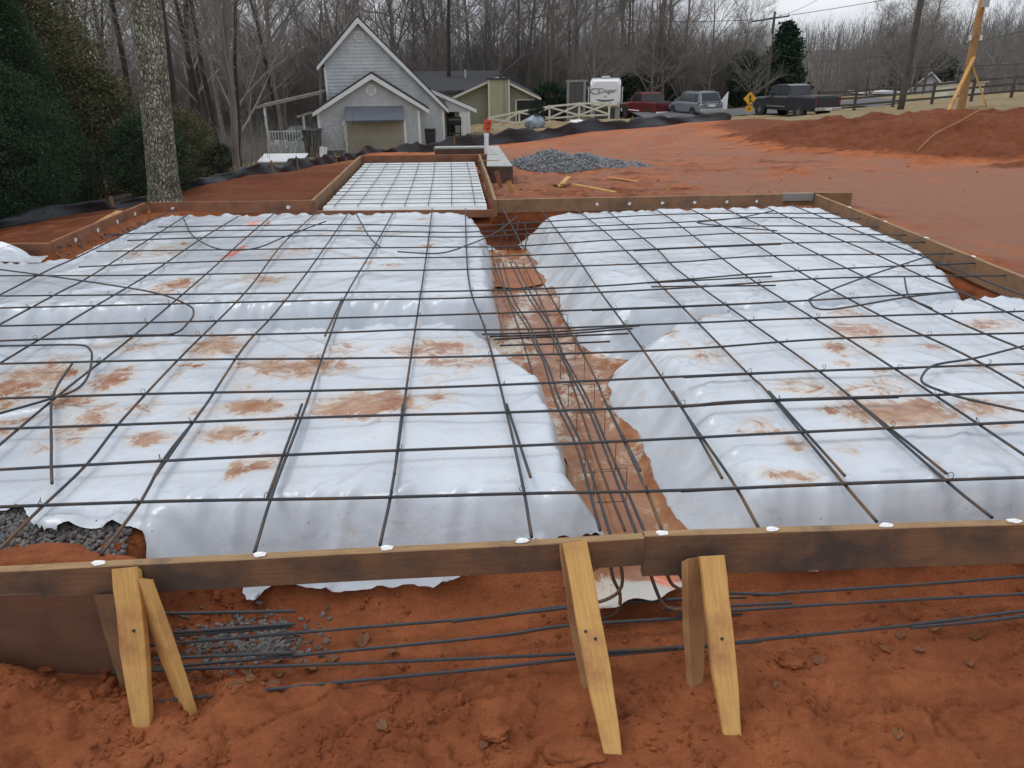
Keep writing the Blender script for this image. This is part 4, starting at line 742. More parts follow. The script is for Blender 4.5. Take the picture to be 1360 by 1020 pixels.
# ------------------------------------------------------------------ gravel
def stones(name, pts, sizes, mt, seed=0):
    rnd = np.random.RandomState(seed); t = (1+5**.5)/2
    ico = np.array([(-1,t,0),(1,t,0),(-1,-t,0),(1,-t,0),(0,-1,t),(0,1,t),(0,-1,-t),(0,1,-t),(t,0,-1),(t,0,1),(-t,0,-1),(-t,0,1)])/1.9
    fc = np.array([(0,11,5),(0,5,1),(0,1,7),(0,7,10),(0,10,11),(1,5,9),(5,11,4),(11,10,2),(10,7,6),(7,1,8),(3,9,4),(3,4,2),(3,2,6),(3,6,8),(3,8,9),(4,9,5),(2,4,11),(6,2,10),(8,6,7),(9,8,1)])
    n = len(pts); A = rnd.uniform(0, 6.28, (n, 3)); S = np.asarray(sizes)[:, None]*rnd.uniform(.55, 1.25, (n, 3))
    cx, sx = np.cos(A), np.sin(A); V = ico[None]*rnd.uniform(.75, 1.2, (n, 12, 1))*S[:, None, :]
    x, y, z = V[..., 0], V[..., 1], V[..., 2]
    x, y = x*cx[:, :1]-y*sx[:, :1], x*sx[:, :1]+y*cx[:, :1]; y, z = y*cx[:, 1:2]-z*sx[:, 1:2], y*sx[:, 1:2]+z*cx[:, 1:2]
    V = np.stack([x, y, z], -1)+np.asarray(pts)[:, None, :]
    F = (fc[None]+12*np.arange(n)[:, None, None]).reshape(-1, 3)
    me = qmesh(name, V.reshape(-1, 3), F, False); attr(me, 'tone', np.repeat(rnd.uniform(0, 1, n)**1.3, 12)); return mobj(name, me, M[mt])
rs = np.random.RandomState(4)
def pile_h(x, y):
    def cone(cx, cy, r_, h, e=1.0): return h*np.clip(1-np.hypot((x-cx)/e, (y-cy))/r_, 0, 1)**.85
    return np.maximum(np.maximum(cone(.92, 17.6, .95, .42), cone(1.5, 17.9, .85, .27, 1.4)), np.maximum(cone(2.2, 17.8, .7, .07, 1.7), cone(.6, 17.5, .65, .2)))
n = 17000; x = rs.uniform(-.2, 4.0, n); y = rs.uniform(16.4, 19.2, n); h = pile_h(x, y); ok = h > .006+.03*rs.uniform(0, 1, n)*(h < .05); x, y, h = x[ok], y[ok], h[ok]
pl = stones('gravel_pile', np.c_[x, y, ground_z(x, y)+h-.015], rs.uniform(.010, .024, len(x)), 'gravel', 1)
V = []; gxp = np.linspace(-.3, 4.1, 60); gyp = np.linspace(16.3, 19.3, 40); A, B = np.meshgrid(gxp, gyp); H = pile_h(A, B)
pm = mobj('pile_core', qmesh('pile_core', np.stack([A, B, ground_z(A, B)+np.where(H > .02, H-.03, -.06)], -1).reshape(-1, 3), grid_faces(40, 60)), M['gravel'], None)
pr = empty('gravel_heap', (.95, 17.6, gz(.95, 17.6)), 'heap of blue-grey gravel tailing off to the right on the clay', 'gravel heap')
for o in (pl, pm): o.parent = pr; o.location = -pr.location
pl['kind'] = 'stuff'
n = 7000; x = rs.uniform(-3.0, -1.6, n); y = rs.uniform(2.42, 2.98, n); z = ground_z(x, y)+rs.uniform(0, .02, n)
g1 = stones('gravel_bed', np.c_[x, y, z], rs.uniform(.005, .017, n), 'gravel_dark', 2); tag(g1, 'grey gravel bed beside the front left corner of the stained sheet', 'gravel', kind='stuff')
n = 700; x = rs.normal(-1.10, .13, n); y = rs.normal(2.50, .07, n); z = ground_z(x, y)+.002
g2 = stones('gravel_bed', np.c_[x, y, z], rs.uniform(.006, .015, n), 'gravel_dark', 3); tag(g2, 'gravel spilled under the short footing bars', 'gravel', kind='stuff')
n = 1500; y = rs.uniform(7.6, 10.2, n); x = rs.uniform(-4.72, -4.25, n); z = ground_z(x, y)+.002
g3 = stones('gravel_bed', np.c_[x, y, z], rs.uniform(.006, .02, n), 'gravel_dark', 5); tag(g3, 'muddy gravel strip inside the left form board', 'gravel', kind='stuff')
# clods and crumbs of clay on the near ground and at the toe of the bank
n = 9000; x = rs.uniform(-2.2, 2.4, n); y = rs.uniform(1.7, 2.75, n); cl = fbm(x*2.2, y*2.2, 3, 91)+.25*sstep(-.7, -1.6, x); ok = cl > .05; x, y = x[ok], y[ok]
sz = rs.gamma(1.2, .0034, len(x))*(1+.6*sstep(-.6, -1.4, x)); tag(stones('clay_clods', np.c_[x, y, ground_z(x, y)+sz*.1], np.clip(sz, .0015, .026), 'ground', 6), 'loose clods of red clay in front of the form board', 'soil', kind='stuff')
n = 1100; x = rs.uniform(-.1, 13, n); y = rs.uniform(10.6, 20, n); cl = fbm(x*.6, y*.6, 3, 95)+.2*sstep(3.4, 0, x); ok = cl > .12; x, y = x[ok], y[ok]
sz = rs.gamma(1.4, .008, len(x)); tag(stones('clay_clods', np.c_[x, y, ground_z(x, y)+sz*.2], np.clip(sz, .006, .07), 'ground', 7), 'clods of red clay on the graded pad and bank', 'soil', kind='stuff')
# one big clod by the front left corner
def lump(name, c, s, mt, label, seed, cat='clod', group=None):
    bm = bmesh.new(); bmesh.ops.create_icosphere(bm, subdivisions=4, radius=1)
    for v in bm.verts:
        p = v.co.copy(); q = 1+.35*float(fbm(np.array([p.x*1.3+seed]), np.array([p.y*1.3+p.z*1.7]), 4, seed)[0]); v.co = Vector((p.x*s[0]*q, p.y*s[1]*q, p.z*s[2]*q))
    me = bpy.data.meshes.new(name); bm.to_mesh(me); bm.free(); return tag(mobj(name, me, M[mt], None, c, True), label, cat, group)
lump('clay_clod', (-1.80, 2.46, -.145), (.36, .10, .11), 'ground', 'long ridge of red clay behind the left front board', 3)
lump('clay_clod', (-.08, 2.01, gz(-.08, 2.01)+.005), (.055, .04, .022), 'ground', 'flat dark clod on the clay left of the slanting stake', 5)
lump('clay_clod', (.20, 1.93, gz(.20, 1.93)-.005), (.11, .06, .045), 'ground', 'rounded clay lump at the foot of the slanting stake', 8)
lump('clay_clod', (1.08, 2.35, gz(1.08, 2.35)+.01), (.05, .04, .025), 'ground', 'dark clod below the lower right footing bar', 9)
# dry leaves
lv = []
for i in range(7):
    t = i/6; w = .016*math.sin(math.pi*min(1, t*1.05))**.8*(1+.25*(i % 2)); lv += [(-w, t*.055, .006*math.sin(t*3)+.004), (0, t*.055, .0), (w, t*.055, .008*math.sin(t*2.2)+.003)]
lf = [(3*i+a, 3*i+a+1, 3*i+a+4, 3*i+a+3) for i in range(6) for a in (0, 1)]
lme = bpy.data.meshes.new('leaf'); lme.from_pydata(lv, [], lf); lme.materials.append(M['leaf_dry']); lme.update()
for i, (x, y, s, where) in enumerate([(-.62, 2.45, 1.5, 'in the trench below the torn plastic'), (-.47, 2.43, 1.0, 'in the trench below the torn plastic'), (-.95, 2.35, 1.2, 'under the footing bars by the gravel'), (-.85, 2.42, 1.0, 'under the footing bars by the gravel'), (-1.02, 2.28, 1.0, 'under the footing bars by the gravel'), (-1.0, 2.2, .9, 'on the clay by the splayed stake'), (-.88, 2.24, 1.2, 'on the clay by the splayed stake'),
        (-.45, 2.0, 1.0, 'on the bare clay left of the slanting stake'), (-.1, 1.98, .8, 'on the bare clay left of the slanting stake'), (1.18, 2.38, 1.2, 'on the clay right of the clean stake'), (.98, 2.2, .8, 'on the clay right of the clean stake'), (1.55, 2.45, 1.1, 'under the right footing bars'), (1.7, 2.5, 1.2, 'under the right footing bars'), (1.62, 2.38, .9, 'under the right footing bars'), (1.3, 1.95, .9, 'by the churned clay on the right'), (-.78, 2.33, 1.3, 'under the footing bars by the gravel'), (-.92, 2.30, 1.1, 'under the footing bars by the gravel'), (-.70, 2.40, 1.0, 'in the trench below the torn plastic'), (-1.05, 2.15, 1.1, 'on the clay by the splayed stake'), (1.45, 2.42, 1.0, 'under the right footing bars'), (1.85, 2.45, 1.1, 'under the right footing bars'), (1.75, 2.3, .8, 'by the churned clay on the right')]):
    o = bpy.data.objects.new('dry_leaf', lme); COL.objects.link(o); o.location = (x, y, gz(x, y)+.006); o.scale = (s, s, s); o.rotation_euler = (rb.uniform(-.3, .3), rb.uniform(-.3, .3), rb.uniform(0, 6.28))
    tag(o, 'brown dead leaf lying '+where, 'leaf', 'dead leaves on the clay')
# ------------------------------------------------------------------ silt fence
P = [Vector((a, b, c)) for a, b, c in SILT]; sp = spline(P, .22); V = []; n = len(sp); rw = 7
for i, (x, y, h) in enumerate(sp):
    g_ = gz(x, y); w1 = .05*math.sin(i*.9)+.03*math.sin(i*2.3); hh = h*(.92+.16*math.sin(i*.55)+.10*math.sin(i*1.7)+rb.uniform(-.08, .08))
    for j in range(rw):
        t = j/(rw-1); V.append((x+w1*math.sin(t*3.1+i*.3)*.8+.04*math.sin(i*1.1+4*t), y-.10*(1-t)**2+.06*math.sin(i*.7+3*t)+rb.uniform(-.025, .025), g_-.04+(hh+.04)*t))
F = [(i*rw+j, i*rw+j+1, (i+1)*rw+j+1, (i+1)*rw+j) for i in range(n-1) for j in range(rw-1)]
sf = empty('silt_fence', (P[9].x, P[9].y, gz(P[9].x, P[9].y)), 'sagging black fabric silt fence below the houses and around the clay', 'silt fence')
o = obj('fabric', V, F, M['silt_fabric'], sf, -sf.location, True)
so_ = o.modifiers.new('thickness', 'SOLIDIFY'); so_.thickness = .008
for i in range(4, n, 8):
    x, y, h = sp[i]; m = MB(); m.bar((0, 0, -.2), (.02*math.sin(i), 0, h+.06), .035, .035); m.build('post', M['lumber_pole'] if i % 3 else M['wood_grey'], sf, Vector((x, y+.06, gz(x, y)))-sf.location)
# ------------------------------------------------------------------ houses
def siding(name, parent, poly_lr, z0, z1, y, course, mt, proud=.018, dirn=-1):
    """lapped courses between left/right bounds given by poly_lr(z)"""
    m = MB(); z = z0
    while z < z1-1e-4:
        zt = min(z+course, z1); a0, b0 = poly_lr(z); a1, b1 = poly_lr(zt)
        if b0-a0 > .02:
            V = [(a0, y+dirn*proud, z), (b0, y+dirn*proud, z), (b1, y+dirn*.002, zt), (a1, y+dirn*.002, zt), (a0, y, z), (b0, y, z)]
            m.add(V, [(0, 1, 2, 3), (4, 5, 1, 0)])
        z = zt
    o = m.build(name, mt if not isinstance(mt, str) else M[mt], parent); o['kind'] = 'stuff'; return o
def gable_lr(xl, xr, zl, zr, xa, za):
    def f(z):
        a = xl if z <= zl else xl+(xa-xl)*(z-zl)/(za-zl); b = xr if z <= zr else xr+(xa-xr)*(z-zr)/(za-zr); return (min(a, xa), max(b, xa))
    return f
def roof_pair(parent, el, ap, er, y0, y1, th=.14, mt='shingle'):
    m = MB()
    for e in (el, er):
        dx, dz = ap[0]-e[0], ap[1]-e[1]
        m.prism([(e[0], e[1]), (ap[0], ap[1]), (ap[0], ap[1]+th), (e[0], e[1]+th)], y0, y1)
    return m.build('roof', M[mt], parent)
def rake(parent, el, ap, er, y, w=.26, th=.05, nm='rake_trim'):
    for e in (el, er):
        MB().prism([(e[0], e[1]-w*.55), (ap[0], ap[1]-w), (ap[0], ap[1]+.06), (e[0], e[1]+.05)], y-th, y).build(nm, M['trim'], parent)
H = empty('grey_house', (-7.5, 45, -3.0), 'grey lap-sided house with steep gable, garage gable and tan garage door', 'house', rz=R(8.5))
def hp(o): o.location = o.location-Vector((-7.5, 45, -3.0)) if False else o.location; return o
HO = Vector((7.5, -45, 3.0))
HX = [0.0]
class HB(MB):
    def build(s, name, mat, parent=None, **k): return MB.build(s, name, mat, parent, HO+Vector((HX[0], 0, 0)) if parent is H else None, **k)
def Hs(o): o.location = HO+Vector((HX[0], 0, 0)); return o
# garage
Hs(siding('siding', H, gable_lr(-10.5, -4.95, -.62, -.62, -7.44, 1.10), -2.75, 1.08, 45, .19, 'siding', .03))
HB().box(-10.5, -4.95, 45.02, 48.2, -3.6, -.62).prism([(-10.5, -.62), (-4.95, -.62), (-7.44, 1.1)], 45.02, 48.2).build('garage_walls', M['siding'], H)
HB().box(-10.52, -4.93, 44.97, 45.02, -3.6, -2.75).build('foundation_wall', M['foundation'], H)
Hs(roof_pair(H, (-10.75, -.78), (-7.44, 1.16), (-4.42, -.74), 44.68, 48.3))
for e in ((-10.75, -.78), (-4.42, -.74)):
    a = (-7.44, 1.16); HB().prism([(e[0], e[1]-.16), (a[0], a[1]-.24), (a[0], a[1]+.03), (e[0], e[1]+.04)], 44.62, 44.68).build('rake_trim', M['trim'], H)
for x in (-10.47, -5.0): HB().box(x-.07, x+.07, 44.95, 44.998, -2.9, -.72).build('corner_trim', M['trim'], H)
v = HB().cyl((-7.52, 44.99, .36), (0, -1, 0), .29, .05, 24).build('gable_vent', M['trim'], H)
for i in range(5): MB().box(-.2, .2, -.012, .0, -.02, .02).build('louvre', M['rv_grey'], v, loc=Vector((-7.52, 44.938, .36-.16+.08*i)))
HB().box(-9.02, -5.86, 44.93, 44.99, -3.5, -1.25).build('garage_door', M['tan_panel'], H)
HB().box(-8.86, -6.0, 44.915, 44.928, -1.78, -1.745).box(-8.86, -6.0, 44.915, 44.928, -2.4, -2.37).build('door_seam', M['olive'], H)
for x in (-9.08, -5.80): HB().box(x-.07, x+.07, 44.92, 44.998, -3.5, -1.2).build('door_casing', M['trim'], H)
HB().prismx([(44.97, -.48), (44.97, -1.24), (44.25, -1.24), (44.25, -1.18)], -8.98, -5.84).build('awning', M['shingle_awning'], H)
HB().box(-8.98, -5.84, 44.22, 44.25, -1.27, -1.16).build('awning_fascia', M['foundation'], H)
for i, zc in enumerate(np.linspace(-1.13, -.55, 6)):
    yy = 44.25+.72*(zc+1.18)/(.70); HB().box(-8.99, -5.83, yy-.03, yy-.005, zc-.045, zc-.03).build('shingle_course', M['foundation'], H)
HB().box(-9.22, -9.10, 44.80, 44.95, -1.45, -1.25).build('wall_lamp', M['trim'], H)
# main gable
HX[0] = .45
Hs(siding('siding', H, gable_lr(-10.55, -3.85, 1.72, -.72, -8.46, 3.95), -2.9, 3.92, 48, .19, 'siding_main', .03))
HB().prism([(-10.55, -3.8), (-3.85, -3.8), (-3.85, -.72), (-8.46, 3.95), (-10.55, 1.72)], 48.02, 57).build('main_walls', M['siding_main'], H)
Hs(roof_pair(H, (-10.95, 1.52), (-8.46, 4.06), (-3.58, -.90), 47.7, 57.4))
for e in ((-10.95, 1.52), (-3.58, -.90)):
    a = (-8.46, 4.06); HB().prism([(e[0], e[1]-.17), (a[0], a[1]-.27), (a[0], a[1]+.03), (e[0], e[1]+.04)], 47.63, 47.69).build('rake_trim', M['trim'], H)
for x, zt in ((-10.52, 1.5), (-3.88, -.9)): HB().box(x-.07, x+.07, 47.95, 47.998, -3, zt).build('corner_trim', M['trim'], H)
v = HB().cyl((-8.46, 47.99, 3.12), (0, -1, 0), .29, .05, 24).build('gable_vent', M['trim'], H)
for i in range(5): MB().box(-.2, .2, -.012, .0, -.02, .02).build('louvre', M['rv_grey'], v, loc=Vector((-8.46, 47.938, 3.12-.16+.08*i)))
# right porch
HX[0] = .68
HB().prism([(-4.7, .15), (-4.7, .27), (-1.95, -.92), (-1.95, -1.04)], 49.4, 54).build('porch_roof', M['shingle'], H)
HB().prism([(-4.7, .02), (-4.7, .22), (-1.95, -.96), (-1.95, -1.18)], 49.33, 49.4).build('rake_trim', M['trim'], H)
HB().prism([(-3.8, -.3), (-3.8, -1.1), (-2.35, -1.1), (-2.35, -.92)], 49.45, 49.5).build('porch_gable', M['siding'], H)
HB().box(-2.52, -2.36, 49.45, 49.6, -3.2, -1.05).build('porch_post', M['trim'], H)
HB().box(-3.0, -2.52, 49.5, 49.56, -3.2, -1.1).build('porch_panel', M['trim'], H)
HB().box(-3.8, -2.4, 52.6, 52.65, -3.2, -1.0).build('porch_back', M['cream'], H)
HB().box(-3.55, -3.05, 52.5, 52.58, -3.0, -1.2).build('porch_door', M['dark'], H)
# left porch: deck, posts, roof
HX[0] = .25
HB().box(-13.9, -10.6, 46.6, 49.5, -2.62, -2.5).build('deck_floor', M['deck_paint'], H)
HB().box(-13.88, -11.7, 46.55, 46.6, -2.95, -2.5).build('deck_skirt', M['deck_paint'], H)
HB().prism([(-14.2, -.55), (-14.2, -.43), (-10.5, .30), (-10.5, .18)], 46.5, 50).build('porch_roof', M['wood_grey'], H)
HB().bar((-14.2, 46.45, -.49), (-10.5, 46.45, .24), .05, .16).build('porch_beam', M['wood_grey'], H)
HB().bar((-12.0, 46.3, -1.02), (-10.9, 45.6, -.72), .05, .12).build('porch_beam', M['wood_grey'], H)
for x in (-13.75, -11.68): HB().box(x-.06, x+.06, 46.5, 46.62, -3.5, -.5 if x < -12 else -.98).build('porch_post', M['deck_paint'], H)
HB().box(-13.8, -11.62, 46.5, 46.58, -1.83, -1.76).box(-13.8, -11.62, 46.52, 46.56, -2.42, -2.37).build('rail', M['deck_paint'], H)
for i in range(13): HB().box(-13.66+i*.155, -13.61+i*.155, 46.525, 46.555, -2.38, -1.83).build('baluster', M['deck_paint'], H)
HB().bar((-11.62, 46.3, -1.95), (-13.3, 44.9, -3.05), .05, .09).build('stair_rail', M['deck_paint'], H)
HB().bar((-11.62, 46.3, -2.75), (-13.3, 44.9, -3.85), .06, .2).build('stair_stringer', M['deck_paint'], H)
for i in range(9):
    t = (i+.6)/9.4; x = -11.62-1.68*t; y = 46.3-1.4*t; z = -1.95-1.1*t; HB().box(x-.025, x+.025, y-.02, y+.02, z-.78, z).build('baluster', M['deck_paint'], H)
for i in range(6): HB().box(-11.5+i*.16, -11.45+i*.16, 46.52, 46.55, -2.5, -1.88).build('baluster', M['deck_paint'], H)
HB().box(-11.55, -10.6, 46.5, 46.57, -1.9, -1.84).build('rail', M['deck_paint'], H)
HB().bar((-13.75, 46.6, -3.3), (-12.9, 46.6, -2.6), .05, .1).build('deck_brace', M['deck_paint'], H)
# bits standing by the house
def soft(name, c, s, mt, label, cat, seed=1): return lump(name, c, s, mt, label, seed, cat)
zt = -2.5; m = MB(); m.box(-.55, .55, -.35, .35, 0, .55); pf = m.build('patio_sofa', M['foundation'], None, (-12.6, 48.0, zt+.02), bevel=.04); tag(pf, 'dark patio seat on the porch deck behind the railing', 'sofa')
soft('grill_cover', (-12.3, 47.4, zt+.62), (.75, .3, .26), 'rv_grey', 'pale cover slung over things on the porch deck', 'cover', 4)
def bin_(loc, label, s=1.0, mt='black_plastic'):
    b_ = empty('trash_bin', loc, label, 'bin')
    MB().loft([[(-.26*s, -.28*s, 0), (.26*s, -.28*s, 0), (.26*s, .28*s, 0), (-.26*s, .28*s, 0)], [(-.31*s, -.34*s, 1.0*s), (.31*s, -.34*s, 1.0*s), (.31*s, .34*s, 1.0*s), (-.31*s, .34*s, 1.0*s)]]).build('body', M[mt], b_, bevel=.02)
    MB().box(-.33*s, .33*s, -.38*s, .36*s, 1.0*s, 1.07*s).build('lid', M[mt], b_, bevel=.02)
    for sx in (-1, 1): MB().cyl((sx*.28*s, .3*s, .11*s), (1, 0, 0), .11*s, .05, 14).build('wheel', M['tyre'], b_)
    return b_
bin_((-10.75, 44.0, -3.0), 'dark bin at the left corner of the grey garage', 1.35)
bin_((-4.45, 45.6, -2.75), 'dark bin at the right corner of the grey garage', .95)
wp = MB().box(-.2, .2, -.02, .02, 0, .6).build('white_board', M['trim'], None, (-9.95, 42.5, gz(-9.95, 42.5))); wp.rotation_euler = (-.25, .12, 0); tag(wp, 'white board leaning before the left garage corner', 'board')
grl = empty('barbecue_grill', (-3.35, 50.2, -2.6), 'dark barbecue grill under the right porch', 'grill')
MB().box(-.4, .4, -.25, .25, .75, .95).build('firebox', M['dark'], grl, bevel=.02); MB().cyl((-.4, 0, .95), (1, 0, 0), .25, .8, 14).build('hood', M['dark'], grl)
for sx in (-.33, .33): MB().box(sx-.03, sx+.03, -.2, .2, 0, .75).build('leg', M['dark'], grl)
MB().box(-.42, .42, -.27, .27, .2, .25).build('shelf', M['rv_dark'], grl); MB().bar((-.35, -.3, 1.05), (.35, -.3, 1.05), .02, .02).build('handle', M['chrome'], grl)
wb = empty('storage_box', (-7.15, 25.2, gz(-7.15, 25.2)), 'low storage box with a white lid below the porch stairs', 'box')
MB().box(-.62, .62, -.35, .35, -.1, .24).build('body', M['rv_grey'], wb, bevel=.01); MB().prismx([(-.42, .25), (.42, .40), (.42, .44), (-.42, .29)], -.70, .70).build('lid', M['trim'], wb)
# olive house
G = empty('olive_house', (-1, 62, -2.6), 'olive house with dark roof and broad square chimney behind the rail fence', 'house'); GO = Vector((1, -62, 2.6))
def GB(m, name, mt): return m.build(name, M[mt], G, loc=GO)
GB(MB().prism([(-4.0, -3.6), (2.0, -3.6), (2.0, -.75), (-.85, .50), (-4.0, -.72)], 62, 72), 'walls', 'olive')
for e, a in (((-4.4, -.86), (-.8, .62)), ((2.45, -.92), (-.8, .62))):
    GB(MB().prism([(e[0], e[1]), (a[0], a[1]), (a[0], a[1]+.12), (e[0], e[1]+.12)], 61.5, 72.5), 'roof', 'shingle'); GB(MB().prism([(e[0], e[1]-.06), (a[0], a[1]-.07), (a[0], a[1]+.10), (e[0], e[1]+.10)], 61.44, 61.5), 'rake_trim', 'cream')
ch = GB(MB().box(-1.45, -.05, 61.2, 62.2, -3.6, .52), 'chimney', 'olive_light')
for x0, x1 in ((-1.52, -1.40), (-.36, -.26), (-.02, .10)): MB().box(x0, x1, 61.16, 61.2, -3.5, .50).build('chimney_trim', M['cream'] if x0 != -.36 else M['olive'], ch)
MB().box(-1.6, .15, 61.05, 62.3, .52, .62).build('chimney_cap', M['shingle'], ch); MB().box(-.9, -.5, 61.5, 61.9, .62, .78).build('flue', M['dark'], ch)
GB(MB().prismx([(66, -.35), (71.5, 1.05), (77, -.35)], -9.5, -.8), 'roof', 'shingle'); GB(MB().box(-9.2, -1, 66.6, 76, -3.6, -.4), 'walls', 'olive')
GB(MB().bar((-9.55, 65.9, -.42), (-4.0, 65.9, -.42), .1, .16), 'gutter', 'foundation')
vp = GB(MB().cyl((-3.6, 69.5, .4), (0, 0, 1), .09, .75, 10), 'roof_vent', 'rv_grey')
GB(MB().box(.62, 1.96, 61.90, 61.98, -2.7, -.98), 'carport_opening', 'dark'); GB(MB().box(.50, .62, 61.88, 61.98, -3.2, -.95), 'opening_trim', 'cream'); GB(MB().box(.62, 1.98, 61.88, 61.98, -.98, -.90), 'opening_trim', 'cream')
for i in range(9): GB(MB().box(-3.7+.27*i-.01, -3.7+.27*i+.01, 61.97, 61.998, -3.3, -.8+.10*i), 'batten', 'olive_light')
# far gable house and sheds on the right
F_ = empty('far_gable_house', (51.2, 100, -5), 'small pale gable-fronted house behind the dark rail fence', 'house', rz=R(-27)); FO = Vector((-51.2, -100, 5))
MB().prism([(49.1, -5.5), (53.4, -5.5), (53.4, -2.3), (51.2, -.15), (49.1, -2.3)], 100, 107).build('walls', M['silt_pale'], F_, loc=FO)
for e in ((48.7, -2.6), (53.8, -2.6)): MB().prism([(e[0], e[1]), (51.2, -.05), (51.2, .14), (e[0], e[1]+.2)], 99.6, 107.4).build('roof', M['shingle'], F_, loc=FO); MB().prism([(e[0], e[1]-.02), (51.2, -.07), (51.2, .16), (e[0], e[1]+.22)], 99.5, 99.6).build('rake_trim', M['trim'], F_, loc=FO)
for x in (50.55, 51.2): wn = MB().box(x, x+.5, 99.9, 99.96, -2.2, -1.3).build('window', M['trim'], F_, loc=FO); MB().box(x+.07, x+.43, 99.86, 99.9, -2.1, -1.4).build('pane', M['rv_grey'], wn)
S_ = empty('flat_shed', (40.8, 90, -3.5), 'long low shed with a thin white roof behind the brown utility pole', 'shed'); SO = Vector((-40.8, -90, 3.5))
MB().box(38.9, 42.8, 89.5, 94, -1.95, -1.7).build('roof', M['trim'], S_, loc=SO); MB().box(39.2, 42.6, 92, 93.9, -4.2, -1.95).build('walls', M['wood_grey'], S_, loc=SO)
for x in (39.1, 40.8, 42.6): MB().box(x-.08, x+.08, 89.7, 89.86, -4.2, -1.95).build('post', M['wood_grey'], S_, loc=SO)
S2 = empty('tan_shed', (33.5, 60, -1.2), 'small tan shed behind the braced new pole', 'shed')
MB().prismx([(0, -1), (2.2, -1), (2.2, .9), (0, 1.15)], -1.3, 1.3).build('walls', M['cream'], S2); MB().prismx([(-.2, 1.15), (2.4, .9), (2.4, 1.0), (-.2, 1.25)], -1.45, 1.45).build('roof', M['rv_grey'], S2)
# ------------------------------------------------------------------ white cross-rail fence
XF = empty('cross_rail_fence', (1.4, 50, gz(1.4, 50)), 'cream cross-buck rail fence between the olive house and the camper', 'fence')
xs = [-1.25, .65, 2.5, 4.3, 6.1]; pts = []
for x in xs: pts.append(Vector((x, 50-.12*(x-1), 0)))
def xz(p): return gz(p.x, p.y)
for p in pts: MB().box(-.055, .055, -.055, .055, -.1, 1.08).build('post', M['cream'], XF, loc=Vector((p.x, p.y, xz(p)))-XF.location)
for a, b in zip(pts[:-1], pts[1:]):
    za, zb = xz(a), xz(b); o_ = -XF.location
    def r3(p, z, dy=-.06): return Vector((p.x, p.y+dy, z))+o_
    MB().bar(r3(a, za+1.02), r3(b, zb+1.02), .03, .11).build('top_rail', M['cream'], XF); MB().bar(r3(a, za+.32), r3(b, zb+.32), .03, .10).build('bottom_rail', M['cream'], XF)
    MB().bar(r3(a, za+.36, -.10), r3(b, zb+.98, -.10), .03, .10).build('cross_rail', M['cream'], XF); MB().bar(r3(a, za+.98, -.14), r3(b, zb+.36, -.14), .03, .10).build('cross_rail', M['cream'], XF)
# dark three-rail fence on the right
DF = empty('dark_rail_fence', (26, 50, gz(26, 50)), 'dark weathered three-rail fence along the grass on the right', 'fence')
dx = np.arange(19.5, 40, 2.3); prev = None
for x in dx:
    y = 51.5-.10*(x-20); z = gz(x, y); loc = Vector((x, y, z))-DF.location
    MB().box(-.07, .07, -.07, .07, -.2, 1.3).build('post', M['pole_dark'], DF, loc=loc)
    if prev is not None:
        for h in (.35, .75, 1.15): MB().bar(prev+Vector((0, -.09, h)), loc+Vector((0, -.09, h)), .03, .13).build('rail', M['pole_dark'], DF)
    prev = loc
# ------------------------------------------------------------------ poles and wires
def pole(loc, h, r0_, r1_, label, mt, lean=(0, 0), seed=1):
    p = empty('utility_pole', loc, label, 'pole')
    pts = [(lean[0]*t, lean[1]*t, -.4+(h+.4)*t) for t in np.linspace(0, 1, 9)]
    V, F = tube(pts, np.linspace(r0_, r1_, 9), 14); s = obj('shaft', [(z, x, y) for x, y, z in V], F, M[mt], p, smooth=True); s.rotation_euler = Matrix(((0, 1, 0), (0, 0, 1), (1, 0, 0))).to_euler()
    return p
pole((19.76, 41, gz(19.76, 41)), 9.5, .17, .125, 'brown weathered utility pole standing in the grass by the dark fence', 'pole_dark', (.15, 0))
p2 = pole((11.68, 21, gz(11.68, 21)), 2.62, .105, .085, 'new yellow timber pole propped by two braces on the bank', 'lumber_pole')
z0 = gz(11.68, 21)
for a, b in (((-.62, -.5, -.10), (.02, -.10, 1.28)), ((.56, -.35, -.06), (.02, -.06, 1.12))): MB().bar(a, b, .085, .04).build('brace', M['lumber_new'], p2)
MB().box(-.06, .10, -.16, -.10, 2.40, 2.62).build('meter_box', M['rv_grey'], p2); MB().cyl((.08, 0, 2.5), (.3, 0, 1), .03, .26, 8).build('weatherhead', M['foundation'], p2)
MB().cyl((-.12, -.02, 1.66), (0, 0, 1), .035, .12, 8).build('insulator', M['trim'], p2); MB().cyl((.13, -.02, 1.66), (0, 0, 1), .045, .12, 8).build('insulator', M['trim'], p2)
p3 = pole((22.0, 70, -2.2), 7.5, .14, .10, 'distant utility pole with crossarm beside the dark conifer', 'pole_dark')
MB().bar((-1.9, 0, 6.75), (1.25, 0, 7.15), .09, .12).build('crossarm', M['pole_dark'], p3); MB().cyl((-.3, -.25, 4.9), (0, 0, 1), .22, .9, 12).build('transformer', M['rv_grey'], p3)
for x in (-1.75, -.8, .5, 1.15): MB().cyl((x, 0, 6.95+.12*x), (0, 0, 1), .05, .25, 8).build('insulator', M['rv_grey'], p3)
pole((12.95, 20.2, gz(12.95, 20.2)), 4.5, .12, .09, 'second new timber pole at the right end of the bank', 'lumber_pole')
def wire(a, b, sag, r_, label):
    pts = [tuple(Vector(a).lerp(Vector(b), t)-Vector((0, 0, sag*4*t*(1-t)))) for t in np.linspace(0, 1, 24)]
    V, F = tube(pts, r_, 4); tag(obj('power_line', V, F, M['wire'], None), label, 'cable', 'overhead lines')
wire((20.3, 70, 4.7), (-10, 100, 9.5), 1.2, .022, 'left upper line strung from the distant pole'); wire((23.2, 70, 5.0), (60, 50, 15), 1.5, .022, 'upper line rising right from the distant pole')
